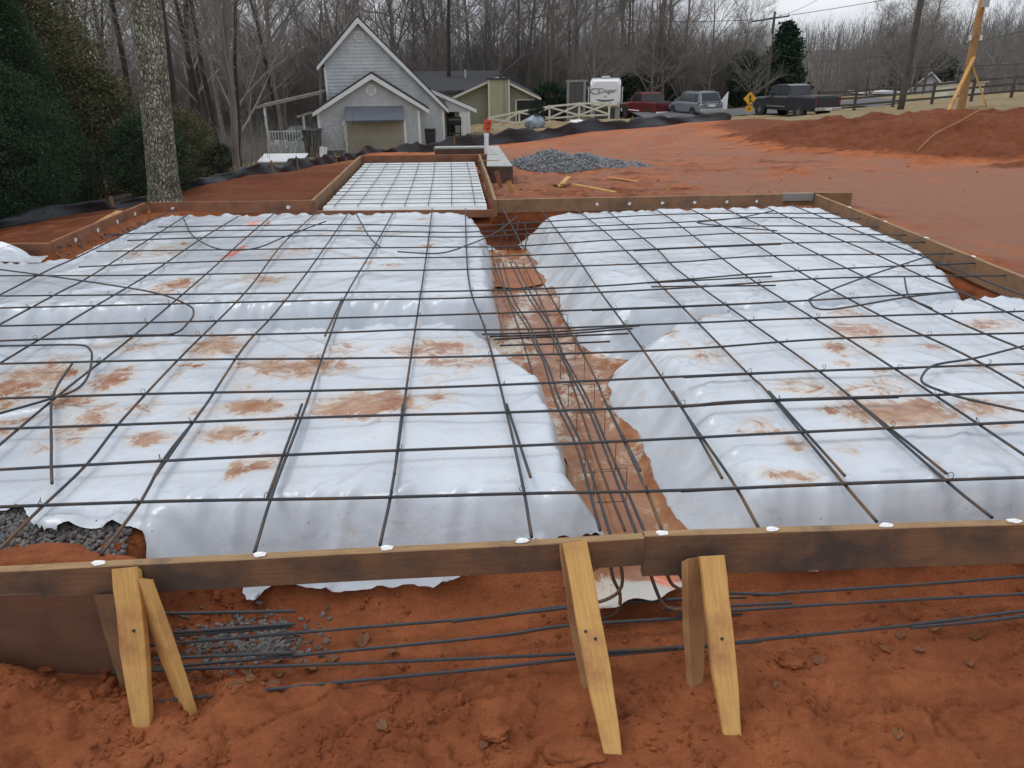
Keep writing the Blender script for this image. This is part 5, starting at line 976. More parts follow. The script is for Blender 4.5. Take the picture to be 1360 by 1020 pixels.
wire((21.5, 70, 4.8), (19.8, 41, 8.2), 1.0, .014, 'line from the distant pole to the brown pole'); wire((19.8, 41, 8.0), (30, 10, 9), .5, .012, 'line passing overhead right of the brown pole')
wire((22.0, 69.8, 2.2), (19.85, 40.8, 1.95), .5, .012, 'low telephone line from the distant pole to the brown pole'); wire((19.85, 40.8, 1.95), (12.9, 20.3, 2.35), .12, .009, 'low telephone line crossing behind the new braced pole')
wire((19.85, 40.8, 1.2), (40, 38, 2.6), .3, .014, 'dark cable running right from the brown pole')
rp = [(11.9, 19.9, gz(11.9, 19.9)+.02), (11.2, 19.3, gz(11.2, 19.3)+.05), (10.4, 18.6, gz(10.4, 18.6)+.06), (9.5, 17.9, gz(9.5, 17.9)+.05), (8.9, 17.4, gz(8.9, 17.4)+.03)]
V, F = tube(spline(rp, .2), .012, 5); tag(obj('rope', V, F, M['lumber_pole']), 'thin tan rope trailing down the clay bank from the new pole', 'rope')
# ------------------------------------------------------------------ signs
sg = empty('merge_sign', (15.36, 52, -1.65), 'yellow diamond road sign with black arrow and small plaque below', 'sign')
MB().box(-.03, .03, .02, .06, -.3, 1.4).build('post', M['rv_grey'], sg)
dpl = MB().prism([(0, -.42), (.42, 0), (0, .42), (-.42, 0)], -.01, .01).build('diamond_plate', M['sign_yellow'], sg, loc=(0, 0, 1.02)); 
MB().prism([(-.035, -.24), (.035, -.24), (.035, .06), (.12, .04), (0, .25), (-.12, .04), (-.035, .06)], -.016, -.012).build('arrow', M['ink'], dpl); MB().prism([(.035, -.10), (.16, -.24), (.20, -.20), (.035, -.02)], -.016, -.012).build('arrow', M['ink'], dpl)
pq = MB().box(-.21, .21, -.01, .01, -.17, .17).build('plaque', M['sign_yellow'], sg, loc=(0, 0, .42)); MB().box(-.09, -.04, -.015, -.011, -.09, .09).box(.02, .08, -.015, -.011, -.09, .09).build('marks', M['ink'], pq)
og = empty('orange_sign', (-1.12, 40, gz(-1.12, 40)), 'small tilted orange sign with dark scribble on a stake', 'sign'); og.rotation_euler = (0, .12, 0); og.scale = (.8, .8, .8)
MB().bar((0, 0, -.2), (0, 0, .9), .04, .04).build('stake', M['lumber_pole'], og); pl_ = MB().prism([(-.27, .02), (.22, -.06), (.26, .66), (-.27, .72)], -.05, -.035).build('panel', M['sign_orange'], og, loc=(0, 0, .38))
for q in ([(-.12, .45), (-.05, .55), (-.02, .40), (-.08, .36)], [(.02, .50), (.10, .58), (.12, .42), (.06, .36)], [(-.02, .16), (.08, .28), (.10, .14), (.03, .08)], [(-.16, .30), (-.10, .34), (-.06, .26), (-.14, .24)]): MB().prism(q, -.056, -.052).build('scribble', M['dark'], pl_)
# ------------------------------------------------------------------ vehicles
def ring(w, zb, zt, y, sh=.86, rnd_=.1):
    """closed cross-section at station y: lower body width w (half), slightly tucked top"""
    return [(-w*.94, y, zb), (w*.94, y, zb), (w, y, zb+rnd_), (w, y, zt-rnd_), (w*sh, y, zt), (-w*sh, y, zt), (-w, y, zt-rnd_), (-w, y, zb+rnd_)]
def wheel(par, x, y, r_, w=.25):
    wh = empty('wheel', (x, y, r_)); wh.parent = par; s = 1 if x > 0 else -1
    V = []; n = 22; prof = [(-w/2, r_*.62), (-w/2, r_*.93), (-w/2+.03, r_), (w/2-.03, r_), (w/2, r_*.93), (w/2, r_*.62)]; F = []
    for i in range(n):
        a = 2*math.pi*i/n; V += [(px_, q*math.cos(a), q*math.sin(a)) for px_, q in prof]
    for i in range(n):
        for j in range(5): F.append((i*6+j, i*6+j+1, ((i+1) % n)*6+j+1, ((i+1) % n)*6+j))
    obj('tyre', V, F, M['tyre'], wh); m = MB(); m.cyl((s*w*.15, 0, 0), (s, 0, 0), r_*.63, .06, 20)
    m.build('rim', M['alloy'], wh); k_ = MB()
    for i in range(6):
        a = i*math.pi/3; k_.bar((s*(w*.15+.07), 0, 0), (s*(w*.15+.07), .58*r_*math.cos(a), .58*r_*math.sin(a)), .05, .04)
    k_.build('spokes', M['chrome'], wh)
def pickup(loc, rz, paint, label, L=5.8, Wd=1.0, bump_='chrome'):
    """local +y forward"""
    t = empty('pickup_truck', loc, label, 'pickup truck', rz=rz); h = L/2; P_ = M[paint]
    wr = .40; yr, yf = -h+1.25, h-.95
    MB().loft([ring(Wd, .62, 1.28, -h, .97), ring(Wd, .45, 1.30, -h+.3, .97), ring(Wd, .42, 1.30, -.55, .97)]).build('bed', P_, t, bevel=.015)
    MB().box(-Wd*.86, Wd*.86, -h+.08, -.62, 1.296, 1.312).build('bed_cover', M['dark'], t)
    MB().loft([ring(Wd, .42, 1.28, -.53, .93), ring(Wd, .42, 1.26, 1.25, .93), ring(Wd*.98, .45, 1.20, 1.6, .9), ring(Wd*.96, .48, 1.12, h-.25, .86), ring(Wd*.86, .52, 1.0, h, .8)]).build('body', P_, t, smooth=False, bevel=.02)
    cabr = [(-.52, .90, 1.27), (-.40, .80, 1.86), (-.1, .77, 1.92), (.7, .77, 1.92), (1.0, .78, 1.84), (1.62, .88, 1.26)]
    MB().loft([[(-w*Wd*1.03, y, 1.22), (w*Wd*1.03, y, 1.22), (w*Wd, y, z), (-w*Wd, y, z)] if 0 else [(-.90*Wd, y, 1.22), (.90*Wd, y, 1.22), (w*Wd, y, z), (-w*Wd, y, z)] for y, w, z in cabr]).build('cab', P_, t, bevel=.02)
    MB().add([(-.80*Wd, -.53, 1.32), (.80*Wd, -.53, 1.32), (.71*Wd, -.425, 1.82), (-.71*Wd, -.425, 1.82)], [(0, 1, 2, 3)]).add([(-.80*Wd, -.515, 1.32), (.80*Wd, -.515, 1.32), (.71*Wd, -.41, 1.82), (-.71*Wd, -.41, 1.82)], [(3, 2, 1, 0)]).build('rear_window', M['glass_dark'], t)
    for s in (-1, 1):
        for y0_, y1_ in ((-.36, .28), (.36, 1.05)):
            V = [(s*.905*Wd, y0_, 1.30), (s*.905*Wd, y1_+.12*(y0_ > 0), 1.30), (s*.805*Wd, y1_-.12*(y0_ > 0), 1.80), (s*.805*Wd, y0_+.03, 1.80)]; MB().add(V+[(a-s*.02, b, c) for a, b, c in V], [(0, 1, 2, 3), (7, 6, 5, 4), (0, 4, 5, 1), (2, 6, 7, 3)]).build('side_window', M['glass_dark'], t)
        MB().box(s*Wd*.86-.07, s*Wd*.86+.07, -h-.015, -h+.03, .84, 1.22).build('tail_light', M['lamp_red'], t)
        MB().box(s*Wd*1.02-.02, s*Wd*1.02+.02, -.4, 1.3, .62, .68).build('side_moulding', M[bump_], t)
        MB().box(s*(Wd+.12)-.10, s*(Wd+.12)+.10, 1.15, 1.27, 1.28, 1.48).build('mirror', M['dark'], t)
        for y_ in (yr, yf):
            m = MB(); m.cyl((s*(Wd-.22), y_, wr+.02), (s, 0, 0), wr*1.20, .235, 24); m.build('wheel_arch', M['dark'], t); wheel(t, s*(Wd-.10), y_, wr)
        MB().box(s*.5-.03, s*.5+.03, .22, .32, 1.06, 1.10).build('door_handle', M[bump_], t)
    MB().box(-.72*Wd, .72*Wd, -h-.02, -h+.02, .70, 1.24).build('tailgate', P_, t, bevel=.01); MB().box(-.96*Wd, .96*Wd, -h-.17, -h-.02, .50, .68).build('rear_bumper', M[bump_], t, bevel=.02)
    MB().box(-.25, .25, -h-.178, -h-.172, .53, .64).build('licence_plate', M['trim'], t)
    MB().box(-.88*Wd, .88*Wd, h-.08, h+.10, .45, .68).build('front_bumper', M[bump_], t, bevel=.02)
    return t
def ground_park(x, y): return (x, y, gz(x, y)+.02)
pickup((17.9, 51.2, -1.70), R(22), 'car_black', 'black pickup truck with chrome rear bumper parked by the road')
pickup((10.6, 61.6, -2.42), R(18), 'car_red', 'dark red pickup truck between the camper and the grey car', bump_='rv_white')
def suv(loc, rz, label):
    t = empty('suv', loc, label, 'car', rz=rz); Wd, h = .94, 2.3; P_ = M['car_grey']
    MB().loft([ring(Wd*.9, .45, .98, -h, .95), ring(Wd*.98, .38, 1.05, -h+.25, .96), ring(Wd, .35, 1.06, 0, .95), ring(Wd, .35, 1.02, 1.0, .94), ring(Wd*.97, .38, .95, 1.7, .9), ring(Wd*.85, .45, .78, h, .8)]).build('body', P_, t, bevel=.03)
    MB().loft([[(-.88*Wd, y, 1.0), (.88*Wd, y, 1.0), (w*Wd, y, z), (-w*Wd, y, z)] for y, w, z in ((-h+.12, .80, 1.12), (-h+.38, .72, 1.60), (-h+.7, .70, 1.70), (.1, .70, 1.71), (.45, .70, 1.64), (1.25, .80, 1.03))]).build('cabin', P_, t, bevel=.03)
    MB().add([(-.74*Wd, -h+.10, 1.16), (.74*Wd, -h+.10, 1.16), (.66*Wd, -h+.33, 1.56), (-.66*Wd, -h+.33, 1.56), (-.74*Wd, -h+.14, 1.14), (.74*Wd, -h+.14, 1.14), (.66*Wd, -h+.37, 1.54), (-.66*Wd, -h+.37, 1.54)], [(0, 1, 2, 3), (7, 6, 5, 4), (0, 4, 5, 1), (2, 6, 7, 3)]).build('rear_window', M['glass_dark'], t)
    MB().box(-.70*Wd, .70*Wd, -h+.28, -h+.52, 1.66, 1.70).build('spoiler', P_, t)
    for s in (-1, 1):
        for y0_, y1_, a in ((-1.75, -.95, 0), (-.88, -.12, 0), (-.05, .62, .25)):
            V = [(s*.895*Wd, y0_, 1.08), (s*.895*Wd, y1_+a, 1.08), (s*.735*Wd, y1_-.05, 1.58), (s*.735*Wd, y0_+.12*(y0_ < -1.5), 1.58)]; MB().add(V+[(p-s*.02, q, c) for p, q, c in V], [(0, 1, 2, 3), (7, 6, 5, 4), (0, 4, 5, 1), (2, 6, 7, 3)]).build('side_window', M['glass_dark'], t)
        MB().loft([[(s*Wd*.55, -h-.02, .90), (s*Wd*.97, -h+.15, .90), (s*Wd*.95, -h+.16, 1.06), (s*Wd*.6, -h-.0, 1.04)], [(s*Wd*.55, -h+.1, .90), (s*Wd*.97, -h+.35, .90), (s*Wd*.95, -h+.36, 1.06), (s*Wd*.6, -h+.1, 1.04)]]).build('tail_light', M['lamp_red'], t)
        MB().bar((s*.62*Wd, -1.6, 1.74), (s*.62*Wd, .2, 1.75), .05, .04).build('roof_rail', M['chrome'], t); MB().box(s*(Wd+.1)-.09, s*(Wd+.1)+.09, .72, .85, 1.05, 1.2).build('mirror', P_, t)
        for y_ in (-h+.95, h-.92): m = MB(); m.cyl((s*(Wd-.2), y_, .36), (s, 0, 0), .42, .21, 24); m.build('wheel_arch', M['dark'], t); wheel(t, s*(Wd-.09), y_, .34, .22)
    MB().box(-.9*Wd, .9*Wd, -h-.10, -h+.04, .42, .66).build('rear_bumper', M['rv_grey'], t, bevel=.03); MB().box(-.7*Wd, .7*Wd, -h-.12, -h-.08, .36, .44).build('bumper_trim', M['chrome'], t); MB().box(-.26, .26, -h-.03, -h-.01, .80, .93).build('licence_plate', M['trim'], t)
    return t
suv((12.95, 56.8, -2.02), R(17), 'silver-grey SUV parked between the red and black pickups')
# fifth-wheel camper, front facing the camera
rv = empty('camper_trailer', (7.8, 66, -3.15), 'white fifth-wheel camper trailer with swoosh lettering on its nose', 'camper', rz=R(-7))
def rr_(w, zb, zt, y, e=.18): return [(-w+e, y, zb), (w-e, y, zb), (w, y, zb+e), (w, y, zt-e), (w-e, y, zt), (-w+e, y, zt), (-w, y, zt-e), (-w, y, zb+e)]
MB().loft([rr_(1.14, 1.55, 3.35, -.30, .3), rr_(1.22, 1.42, 3.45, -.08, .25), rr_(1.23, 1.38, 3.5, .25), rr_(1.23, 1.38, 3.5, 2.2)]).build('nose_cap', M['rv_white'], rv, bevel=.02)
MB().loft([rr_(1.23, .62, 3.5, 2.2, .1), rr_(1.23, .62, 3.45, 9.5, .1)]).build('body', M['rv_white'], rv)
MB().box(-1.20, 1.20, .35, 2.2, .35, 1.40).build('lower_nose', M['rv_grey'], rv, bevel=.04); MB().box(-.82, .82, .28, .345, .50, 1.26).build('hitch_bay', M['rv_dark'], rv)
MB().box(-.45, .45, -.345, -.30, 1.66, 1.76).build('grille_vent', M['rv_dark'], rv)
# dark swoosh under the lettering
sw = [(-1.08, -.11, 2.22), (-.7, -.27, 1.98), (-.3, -.33, 1.90), (0, -.335, 1.885), (.3, -.33, 1.90), (.7, -.27, 1.98), (1.08, -.11, 2.22)]
V = []; 
for i, (a, b, c) in enumerate(sw): q = .05*math.sin(math.pi*i/6)+.015; V += [(a, b-.03, c-q), (a, b-.03, c+q)]
obj('swoosh', V, [(2*i, 2*i+2, 2*i+3, 2*i+1) for i in range(6)], M['rv_dark'], rv)
def text(body, size, name, mt, parent, loc, rot, shear=0.):
    cu = bpy.data.curves.new('lettering', 'FONT'); cu.body = body; cu.size = size; cu.align_x = 'CENTER'; cu.extrude = .004; cu.shear = shear
    tmp = bpy.data.objects.new('lettering', cu); me = bpy.data.meshes.new_from_object(tmp); bpy.data.objects.remove(tmp); me.materials.clear()
    o = mobj(name, me, M[mt], parent, loc); o.rotation_euler = rot; return o
text('Cougar', .50, 'lettering', 'rv_dark', rv, (.08, -.335, 2.50), (R(90), 0, 0), .45)
ln = [(-.72+.42*math.cos(a)*1.15, -.34, 2.62+.20*math.sin(a)) for a in np.linspace(.6, 5.6, 22)]
V, F = tube(ln, [.008+.03*math.sin(math.pi*i/21) for i in range(22)], 5); obj('swoosh', V, F, M['rv_dark'], rv)
text('5th', .18, 'lettering', 'rv_dark', rv, (.0, -.345, 2.16), (R(90), 0, 0), .3)
for s in (-1, 1):
    MB().box(s*1.36-.03, s*1.36+.03, .6, 1.2, 1.6, 2.9).build('awning_arm', M['rv_white'], rv)
    MB().bar((s*.75, .6, .35), (s*.75, .6, -.1), .09, .09).build('landing_leg', M['rv_grey'], rv); MB().cyl((s*1.05, -.14, 3.28), (0, -1, 0), .05, .06, 10).build('marker_lamp', M['sign_orange'], rv)
    for y_ in (6.6, 7.6): wheel(rv, s*1.05, y_, .36, .22)
MB().box(-.35, .35, .9, 1.7, 3.5, 3.72).build('roof_unit', M['rv_grey'], rv, bevel=.05)
# open gate frame by the camper
gt = empty('gate_frame', (4.5, 62, gz(4.5, 62)), 'tall open frame of weathered posts beside the camper', 'gate')
for x in (0, 1.25): MB().box(x-.09, x+.09, -.09, .09, -.2, 3.0 if x == 0 else 2.9).build('post', M['wood_grey'], gt)
MB().bar((-.15, 0, 2.95), (1.45, 0, 2.95), .12, .16).build('beam', M['wood_grey'], gt); MB().box(.12, 1.14, -.04, .04, .6, 2.75).build('panel', M['rv_dark'], gt); MB().bar((0, -.1, .2), (1.25, -.1, .9), .08, .1).build('brace', M['wood_grey'], gt)
# white trailer tongue behind the SUV
tr = empty('white_trailer', (15.35, 60, gz(15.8, 60)), 'white utility trailer showing behind the grey SUV', 'trailer')
MB().prism([(-.8, .5), (.75, .5), (.75, 1.75), (.3, 1.15), (-.8, 1.1)], 0, .08).build('side_panel', M['rv_white'], tr); MB().bar((-1.2, .04, .45), (1.2, .04, .45), .1, .1).build('frame', M['rv_grey'], tr)
wheel(tr, .01, .2, .34, .2)
# bundle by the rail fence
shb = soft('wrapped_bundle', (1.55, 47, gz(1.55, 47)+.30), (.55, .35, .42), 'tarp_blue', 'pale blue wrapped bundle below the small dark shrub', 'bundle', 12)
soft('white_bag', (3.9, 46, gz(3.9, 46)+.12), (.5, .3, .14), 'trim', 'white bag lying by the silt fence under the rail fence', 'bag', 14)
# ------------------------------------------------------------------ trees
def grow(seed, H, r0_, fork=.35, n1=16, n2=6, n3=5, spread=.9, up=.35, wob=.05, sides=(8, 5, 4, 3), n1len=.42, lean=(0, 0)):
    """bare tree: returns trunk and crown (verts, faces) with tapered limbs, boughs and twigs"""
    rnd = random.Random(seed); out = [([], []), ([], [])]
    def emit(k, pts, rad, n):
        V, F = tube(pts, rad, n); b = len(out[k][0]); out[k][0].extend(V); out[k][1].extend([tuple(i+b for i in f) for f in F[:-2]])
    def path(p, d, L, n, w, u):
        pts = [p.copy()]; d = d.normalized()
        for i in range(n):
            d = (d+Vector((rnd.gauss(0, w), rnd.gauss(0, w), rnd.gauss(0, w)+u*.18))).normalized(); p = p+d*(L/n); pts.append(p.copy())
        return pts
    tp = path(Vector((0, 0, -.4)), Vector((lean[0], lean[1], 1)), H+.4, 9, wob, .3)
    emit(0, tp, [r0_*(1.18 if i == 0 else 1)*(1-.86*(i/9)**1.15) for i in range(10)], sides[0])
    def at(pts, t): f = t*(len(pts)-1); i = min(int(f), len(pts)-2); return pts[i].lerp(pts[i+1], f-i), (pts[i+1]-pts[i]).normalized()
    for i in range(n1):
        t = fork+(1-fork)*((i+rnd.random())/n1)**.9; t = min(t, .985); p, d = at(tp, t); a = rnd.uniform(0, 6.283)
        L1 = H*n1len*(1.15-t*.75)*rnd.uniform(.7, 1.2); dr = (Vector((math.cos(a), math.sin(a), 0))*spread+d*rnd.uniform(.5, 1.3)).normalized()
        p1 = path(p, dr, L1, 5, .14, up); rb_ = r0_*(1-.86*t**1.15)*rnd.uniform(.35, .6); emit(1, p1, [rb_*(1-.8*k/5) for k in range(6)], sides[1])
        for j in range(n2):
            t2 = .22+.78*((j+rnd.random())/n2); q, d2 = at(p1, min(t2, .99)); v = Vector((rnd.gauss(0, 1), rnd.gauss(0, 1), rnd.gauss(.25, .7))).normalized()
            L2 = L1*.50*(1.15-.6*t2)*rnd.uniform(.7, 1.3); p2 = path(q, d2*.9+v*.85, L2, 3, .16, up); r2_ = max(.010, rb_*.42*(1-.6*t2)); emit(1, p2, [r2_, r2_*.7, r2_*.5, r2_*.25], sides[2])
            for k in range(n3):
                t3 = .15+.85*((k+rnd.random())/n3); s, d3 = at(p2, min(t3, .99)); v = Vector((rnd.gauss(0, 1), rnd.gauss(0, 1), rnd.gauss(.3, .6))).normalized()
                L3 = L2*.6*rnd.uniform(.6, 1.3); e = s+(d3+v*.8).normalized()*L3*.5; f_ = e+(d3*.8+v*.7+Vector((0, 0, .4))).normalized()*L3*.5; r3_ = max(.006, r2_*.45)
                emit(1, [s, e, f_], [r3_, r3_*.75, r3_*.4], sides[3])
    return out
def tree_obj(name, tree, mt, loc, label, group, rz=0, sc=1.0, twig='twig', base=None):
    t = empty(name, loc, label, 'tree', group, rz); t.scale = (sc, sc, sc)
    if base is None:
        ms = []
        for nm, (V, F), mm in (('trunk', tree[0], mt), ('crown', tree[1], twig)):
            me = bpy.data.meshes.new(nm); me.from_pydata(V, [], F); me.materials.append(M[mm]); me.polygons.foreach_set('use_smooth', [True]*len(me.polygons)); me.update(); ms.append((nm, me))
        base = ms
    for nm, me in base:
        o = bpy.data.objects.new(nm, me); COL.objects.link(o); o.parent = t
    return base
rt = random.Random(99)
VAR = []
specs = [dict(H=17, r0_=.21, fork=.22, n1=20, n2=8, n3=9), dict(H=19, r0_=.22, fork=.32, n1=19, n2=8, n3=9, spread=.8), dict(H=14, r0_=.14, fork=.15, n1=22, n2=7, n3=9, spread=.9),
         dict(H=20, r0_=.17, fork=.38, n1=18, n2=8, n3=8, spread=.75), dict(H=11, r0_=.14, fork=.12, n1=26, n2=8, n3=10, spread=1.0, n1len=.5), dict(H=8.5, r0_=.13, fork=.05, n1=30, n2=9, n3=10, spread=1.15, n1len=.58)]
for i, s in enumerate(specs): VAR.append((grow(200+i, **s), None))
BASES = {}
LOOK = ['wide-spreading', 'straight tall', 'small-crowned', 'slender high-forked', 'bushy', 'low rounded']
def where(x, y):
    q = x/y
    return 'behind the porch' if q < -.24 else 'behind the grey house' if q < -.09 else 'behind the olive house' if q < .05 else 'behind the camper' if q < .14 else 'behind the parked pickups' if q < .30 else 'by the distant pole'
def where_r(x, y):
    q = x/y
    return 'beyond the low shed' if q < .48 else 'above the small gable house' if q < .56 else 'behind the new braced pole' if q < .63 else 'beyond the rail fence end'
def plant(v, x, y, label, group, sc=1.0, mt='bark_grey', tw='twig', z=None, name='bare_tree'):
    key = (v, mt, tw); b = tree_obj(name, VAR[v][0], mt, (x, y, (gz(x, y) if z is None else z)-.1), label, group, rt.uniform(0, 6.28), sc, tw, BASES.get(key)); BASES[key] = b
# woods behind the houses and along the ridge
LW = 'bare grey winter tree in the wood behind the houses'; GW = 'bare trees of the wood behind the houses'
for row, (yb, n, xa, xb) in enumerate([(72, 24, -34, 26), (84, 30, -46, 40), (98, 34, -58, 60), (114, 34, -70, 90)]):
    for i in range(n):
        x = xa+(xb-xa)*(i+rt.uniform(.1, .9))/n; y = yb+rt.uniform(-5, 6)
        if row == 0 and -11 < x < 12: y += 9
        if abs(x-.33*y) < .10*y+1.0: continue      # the break in the trees where sky shows low, by the distant pole
        if x > .36*y and row < 2: continue
        v = rt.choice([0, 0, 1, 1, 2, 3, 3]); plant(v, x, y, LOOK[v]+' bare tree in the wood '+where(x, y), GW, rt.uniform(.8, 1.15)*(1 if x < .22*y else .62), 'bark_grey', 'twig' if rt.random() < .7 else 'twig_red')
LB_ = 'low twiggy bare tree filling the wood edge behind the houses'; GB_ = 'low bare trees of the wood edge'
for i in range(64):
    x = -36+i*1.3+rt.uniform(-1, 1); y = 74+rt.uniform(-4, 14)+(6 if -10 < x < 4 else 0)
    if x > 30: y += 10
    if .22 < x/y < .44: continue
    v = rt.choice([4, 4, 5]); plant(v, x, y, LOOK[v]+' twiggy tree at the wood edge '+where(x, y), GB_, rt.uniform(.65, 1.0), 'bark_far', rt.choice(['twig', 'twig_red']))
LR_ = 'bare tree on the wooded ridge beyond the dark rail fence'; GR_ = 'bare trees on the right-hand ridge'
for row, (yb, n) in enumerate([(96, 14), (112, 22), (135, 28), (165, 34)]):
    for i in range(n):
        x = yb*(.40+.42*(i+rt.uniform(.1, .9))/n); y = yb+rt.uniform(-6, 7)
        if y < 112 and .41 < x/y < .565: continue
        v = rt.choice([0, 2, 4, 4, 5]); plant(v, x, y, LOOK[v]+' bare tree on the ridge '+where_r(x, y), GR_, rt.uniform(.5, .75)*(.82+.06*row), 'bark_far', rt.choice(['twig', 'twig_red', 'twig']))
# individual trees one can pick out
def one(v, x, y, label, sc, mt='bark_grey', tw='twig', **k): plant(v, x, y, label, None, sc, mt, tw, **k)
one(1, -4.9, 70, 'dark forked tree standing right behind the olive house roof', .95, 'bark_dark')
one(0, -11.3, 30.0, 'bare tree leaning over the porch roof left of the grey house', .62, 'bark_dark')
one(3, -9.4, 26, 'slim bare tree behind the dark leaning trunk', .55, 'bark_dark')
one(2, -8.2, 24, 'thin bare tree with dark forks near the storage box', .55, 'bark_dark')
one(0, -13.2, 34, 'bare tree behind the storage box left of the porch', .75, 'bark_dark')
one(3, -15.5, 33, 'tall thin bare tree left of the porch', .8, 'bark_dark')
one(2, -17.5, 30, 'dark-stemmed bare tree over the far field', .9, 'bark_dark')
one(1, -13.0, 24, 'dark bare tree left of the lichened trunk', .62, 'bark_dark')
one(3, -15.0, 27, 'slender dark tree farther left of the lichened trunk', .7, 'bark_dark')
one(0, -19, 36, 'broad bare tree over the olive brush', .85, 'bark_dark')
one(2, -22, 44, 'bare tree beyond the olive brush', 1.0, 'bark_dark'); one(1, -24, 50, 'tall bare tree beyond the olive brush', .9, 'bark_dark'); one(3, -19, 52, 'bare tree at the far field edge', .9, 'bark_dark'); one(0, -16, 56, 'bare tree beyond the porch', .9, 'bark_dark')
one(4, 18.5, 76, 'rounded twiggy brown tree behind the parked SUV', 1.0, 'bark_far', 'twig_red'); one(5, 14.5, 78, 'broad twiggy brown bush behind the red pickup', 1.0, 'bark_far', 'twig_red'); one(5, 22.5, 80, 'broad brown bush left of the dark conifer', 1.0, 'bark_far', 'twig')
one(4, 20.5, 70, 'low crooked tree behind the black pickup', .55, 'bark_dark'); one(5, 31.5, 72, 'crooked bare fruit tree right of the black pickup', .45, 'bark_dark')
one(5, 30.0, 47, 'crooked dark bare tree beside the dark rail fence', .42, 'bark_dark'); one(5, 33.5, 49, 'low dark bare tree at the end of the rail fence', .40, 'bark_dark'); one(4, 36, 55, 'dark bare tree beyond the rail fence end', .5, 'bark_dark')
# big lichened trunk and the dark leaning trunk
def trunk_tree(loc, H, r0_, lean, mt, label, seed, detail, r1=.55):
    t = empty('tree', loc, label, 'tree'); n, m_ = (70, 28) if detail else (24, 12); V = []
    for i in range(n+1):
        f = i/n; z = -.5+(H+.5)*f; cx = lean[0]*f+.04*math.sin(f*7+seed); cy = lean[1]*f; rad = r0_*(1-(1-r1)*f)*(1+.22*math.exp(-max(0, z)*4.5))
        for j in range(m_):
            a = 2*math.pi*j/m_; q = rad*(1+.035*float(pn(np.array([j*.9+seed]), np.array([z*3.2]), seed)[0])+(.05*float(pn(np.array([math.cos(a)*4]), np.array([math.sin(a)*4+z*.7]), seed+3)[0])))
            V.append((cx+q*math.cos(a), cy+q*math.sin(a), z))
    F = [(i*m_+j, i*m_+(j+1) % m_, (i+1)*m_+(j+1) % m_, (i+1)*m_+j) for i in range(n) for j in range(m_)]
    obj('trunk', V, F, M[mt], t, smooth=True)
    top = grow(seed, H*.8, r0_*.5, fork=.1, n1=14, n2=5, n3=4); Vc = [(x+lean[0]*.93, y+lean[1]*.93, z+H*.75) for x, y, z in top[0][0]+top[1][0]]; b = len(top[0][0])
    obj('crown', Vc, top[0][1]+[tuple(i+b for i in f) for f in top[1][1]], M['twig'], t)
    return t
trunk_tree((-5.19, 11.75, gz(-5.19, 11.75)), 8.5, .222, (.55, 0), 'bark', 'thick lichened tree trunk right behind the far left form board', 5, True, .75)
trunk_tree((-8.25, 20, gz(-8.25, 20)), 10, .17, (.25, 0), 'bark_dark', 'dark leaning trunk just right of the lichened tree', 9, False, .6)
sap = grow(77, 7.5, .085, fork=.22, n1=16, n2=6, n3=5, spread=.6, lean=(.02, 0)); tree_obj('young_tree', sap, 'bark_grey', (-5.85, 17.0, gz(-5.85, 17)), 'slim young bare tree growing at the silt fence', None)
# ------------------------------------------------------------------ evergreens: sprays of small leaves on boughs
def leafy(seed, H, rad, n, size, shape='cone', trunk_r=.1, gap=.35):
    """crown of leaf quads gathered in clumps along boughs, trunk with limbs"""
    rs_ = np.random.RandomState(seed); nc = max(30, n//90); V = []; 
    tt = rs_.uniform(.04, 1, nc)**.85; a = rs_.uniform(0, 6.283, nc)
    prof = (1-tt)**.65*(.55+.45*np.minimum(1, tt*6)) if shape == 'cone' else np.sqrt(np.clip(1-(2*tt-1.0)**2, .03, 1))
    rr2 = rad*prof*(gap+(1-gap)*rs_.uniform(0, 1, nc)**.5)*rs_.uniform(.8, 1.18, nc); C_ = np.c_[rr2*np.cos(a), rr2*np.sin(a), tt*H]
    k = rs_.randint(0, nc, n); cs = (.16+.12*rs_.uniform(0, 1, nc))*rad*.75
    off_ = rs_.normal(0, 1, (n, 3))*cs[k][:, None]*np.array([.6, .6, .42]); out_ = C_[k]*np.array([1, 1, 0]); out_ /= np.linalg.norm(out_, axis=1)[:, None]+1e-6
    P_ = C_[k]+off_; d = out_*.7+rs_.normal(0, .55, (n, 3))+np.array([0, 0, .12]); d /= np.linalg.norm(d, axis=1)[:, None]
    w = np.cross(d, rs_.normal(0, 1, (n, 3))); w /= np.linalg.norm(w, axis=1)[:, None]+1e-6; s = size*rs_.uniform(.6, 1.5, n)[:, None]
    Q = np.stack([P_-w*s*.22, P_+d*s*.5-w*s*.30, P_+d*s, P_+d*s*.5+w*s*.30], 1).reshape(-1, 3); F = np.arange(n*4).reshape(-1, 4)
    cm_ = qmesh('crown', Q, F, False); tv_, tf_ = tube([(0, 0, -.3), (.02, .01, H*.5), (0, 0, H*.92)], [trunk_r, trunk_r*.6, trunk_r*.12], 8)
    b = 0; TV = list(map(tuple, tv_)); TF = [tuple(f) for f in tf_]
    for i in rs_.choice(nc, min(nc, 60), replace=False):
        c = C_[i]; v_, f_ = tube([(0, 0, max(.1, c[2]*.85)), (c[0]*.5, c[1]*.5, c[2]*.93), tuple(c)], [trunk_r*.25, trunk_r*.14, .004], 4); b = len(TV); TV += [tuple(q) for q in v_]; TF += [tuple(x+b for x in g_) for g_ in f_]
    tm = bpy.data.meshes.new('trunk'); tm.from_pydata(TV, [], TF); tm.update(); return cm_, tm
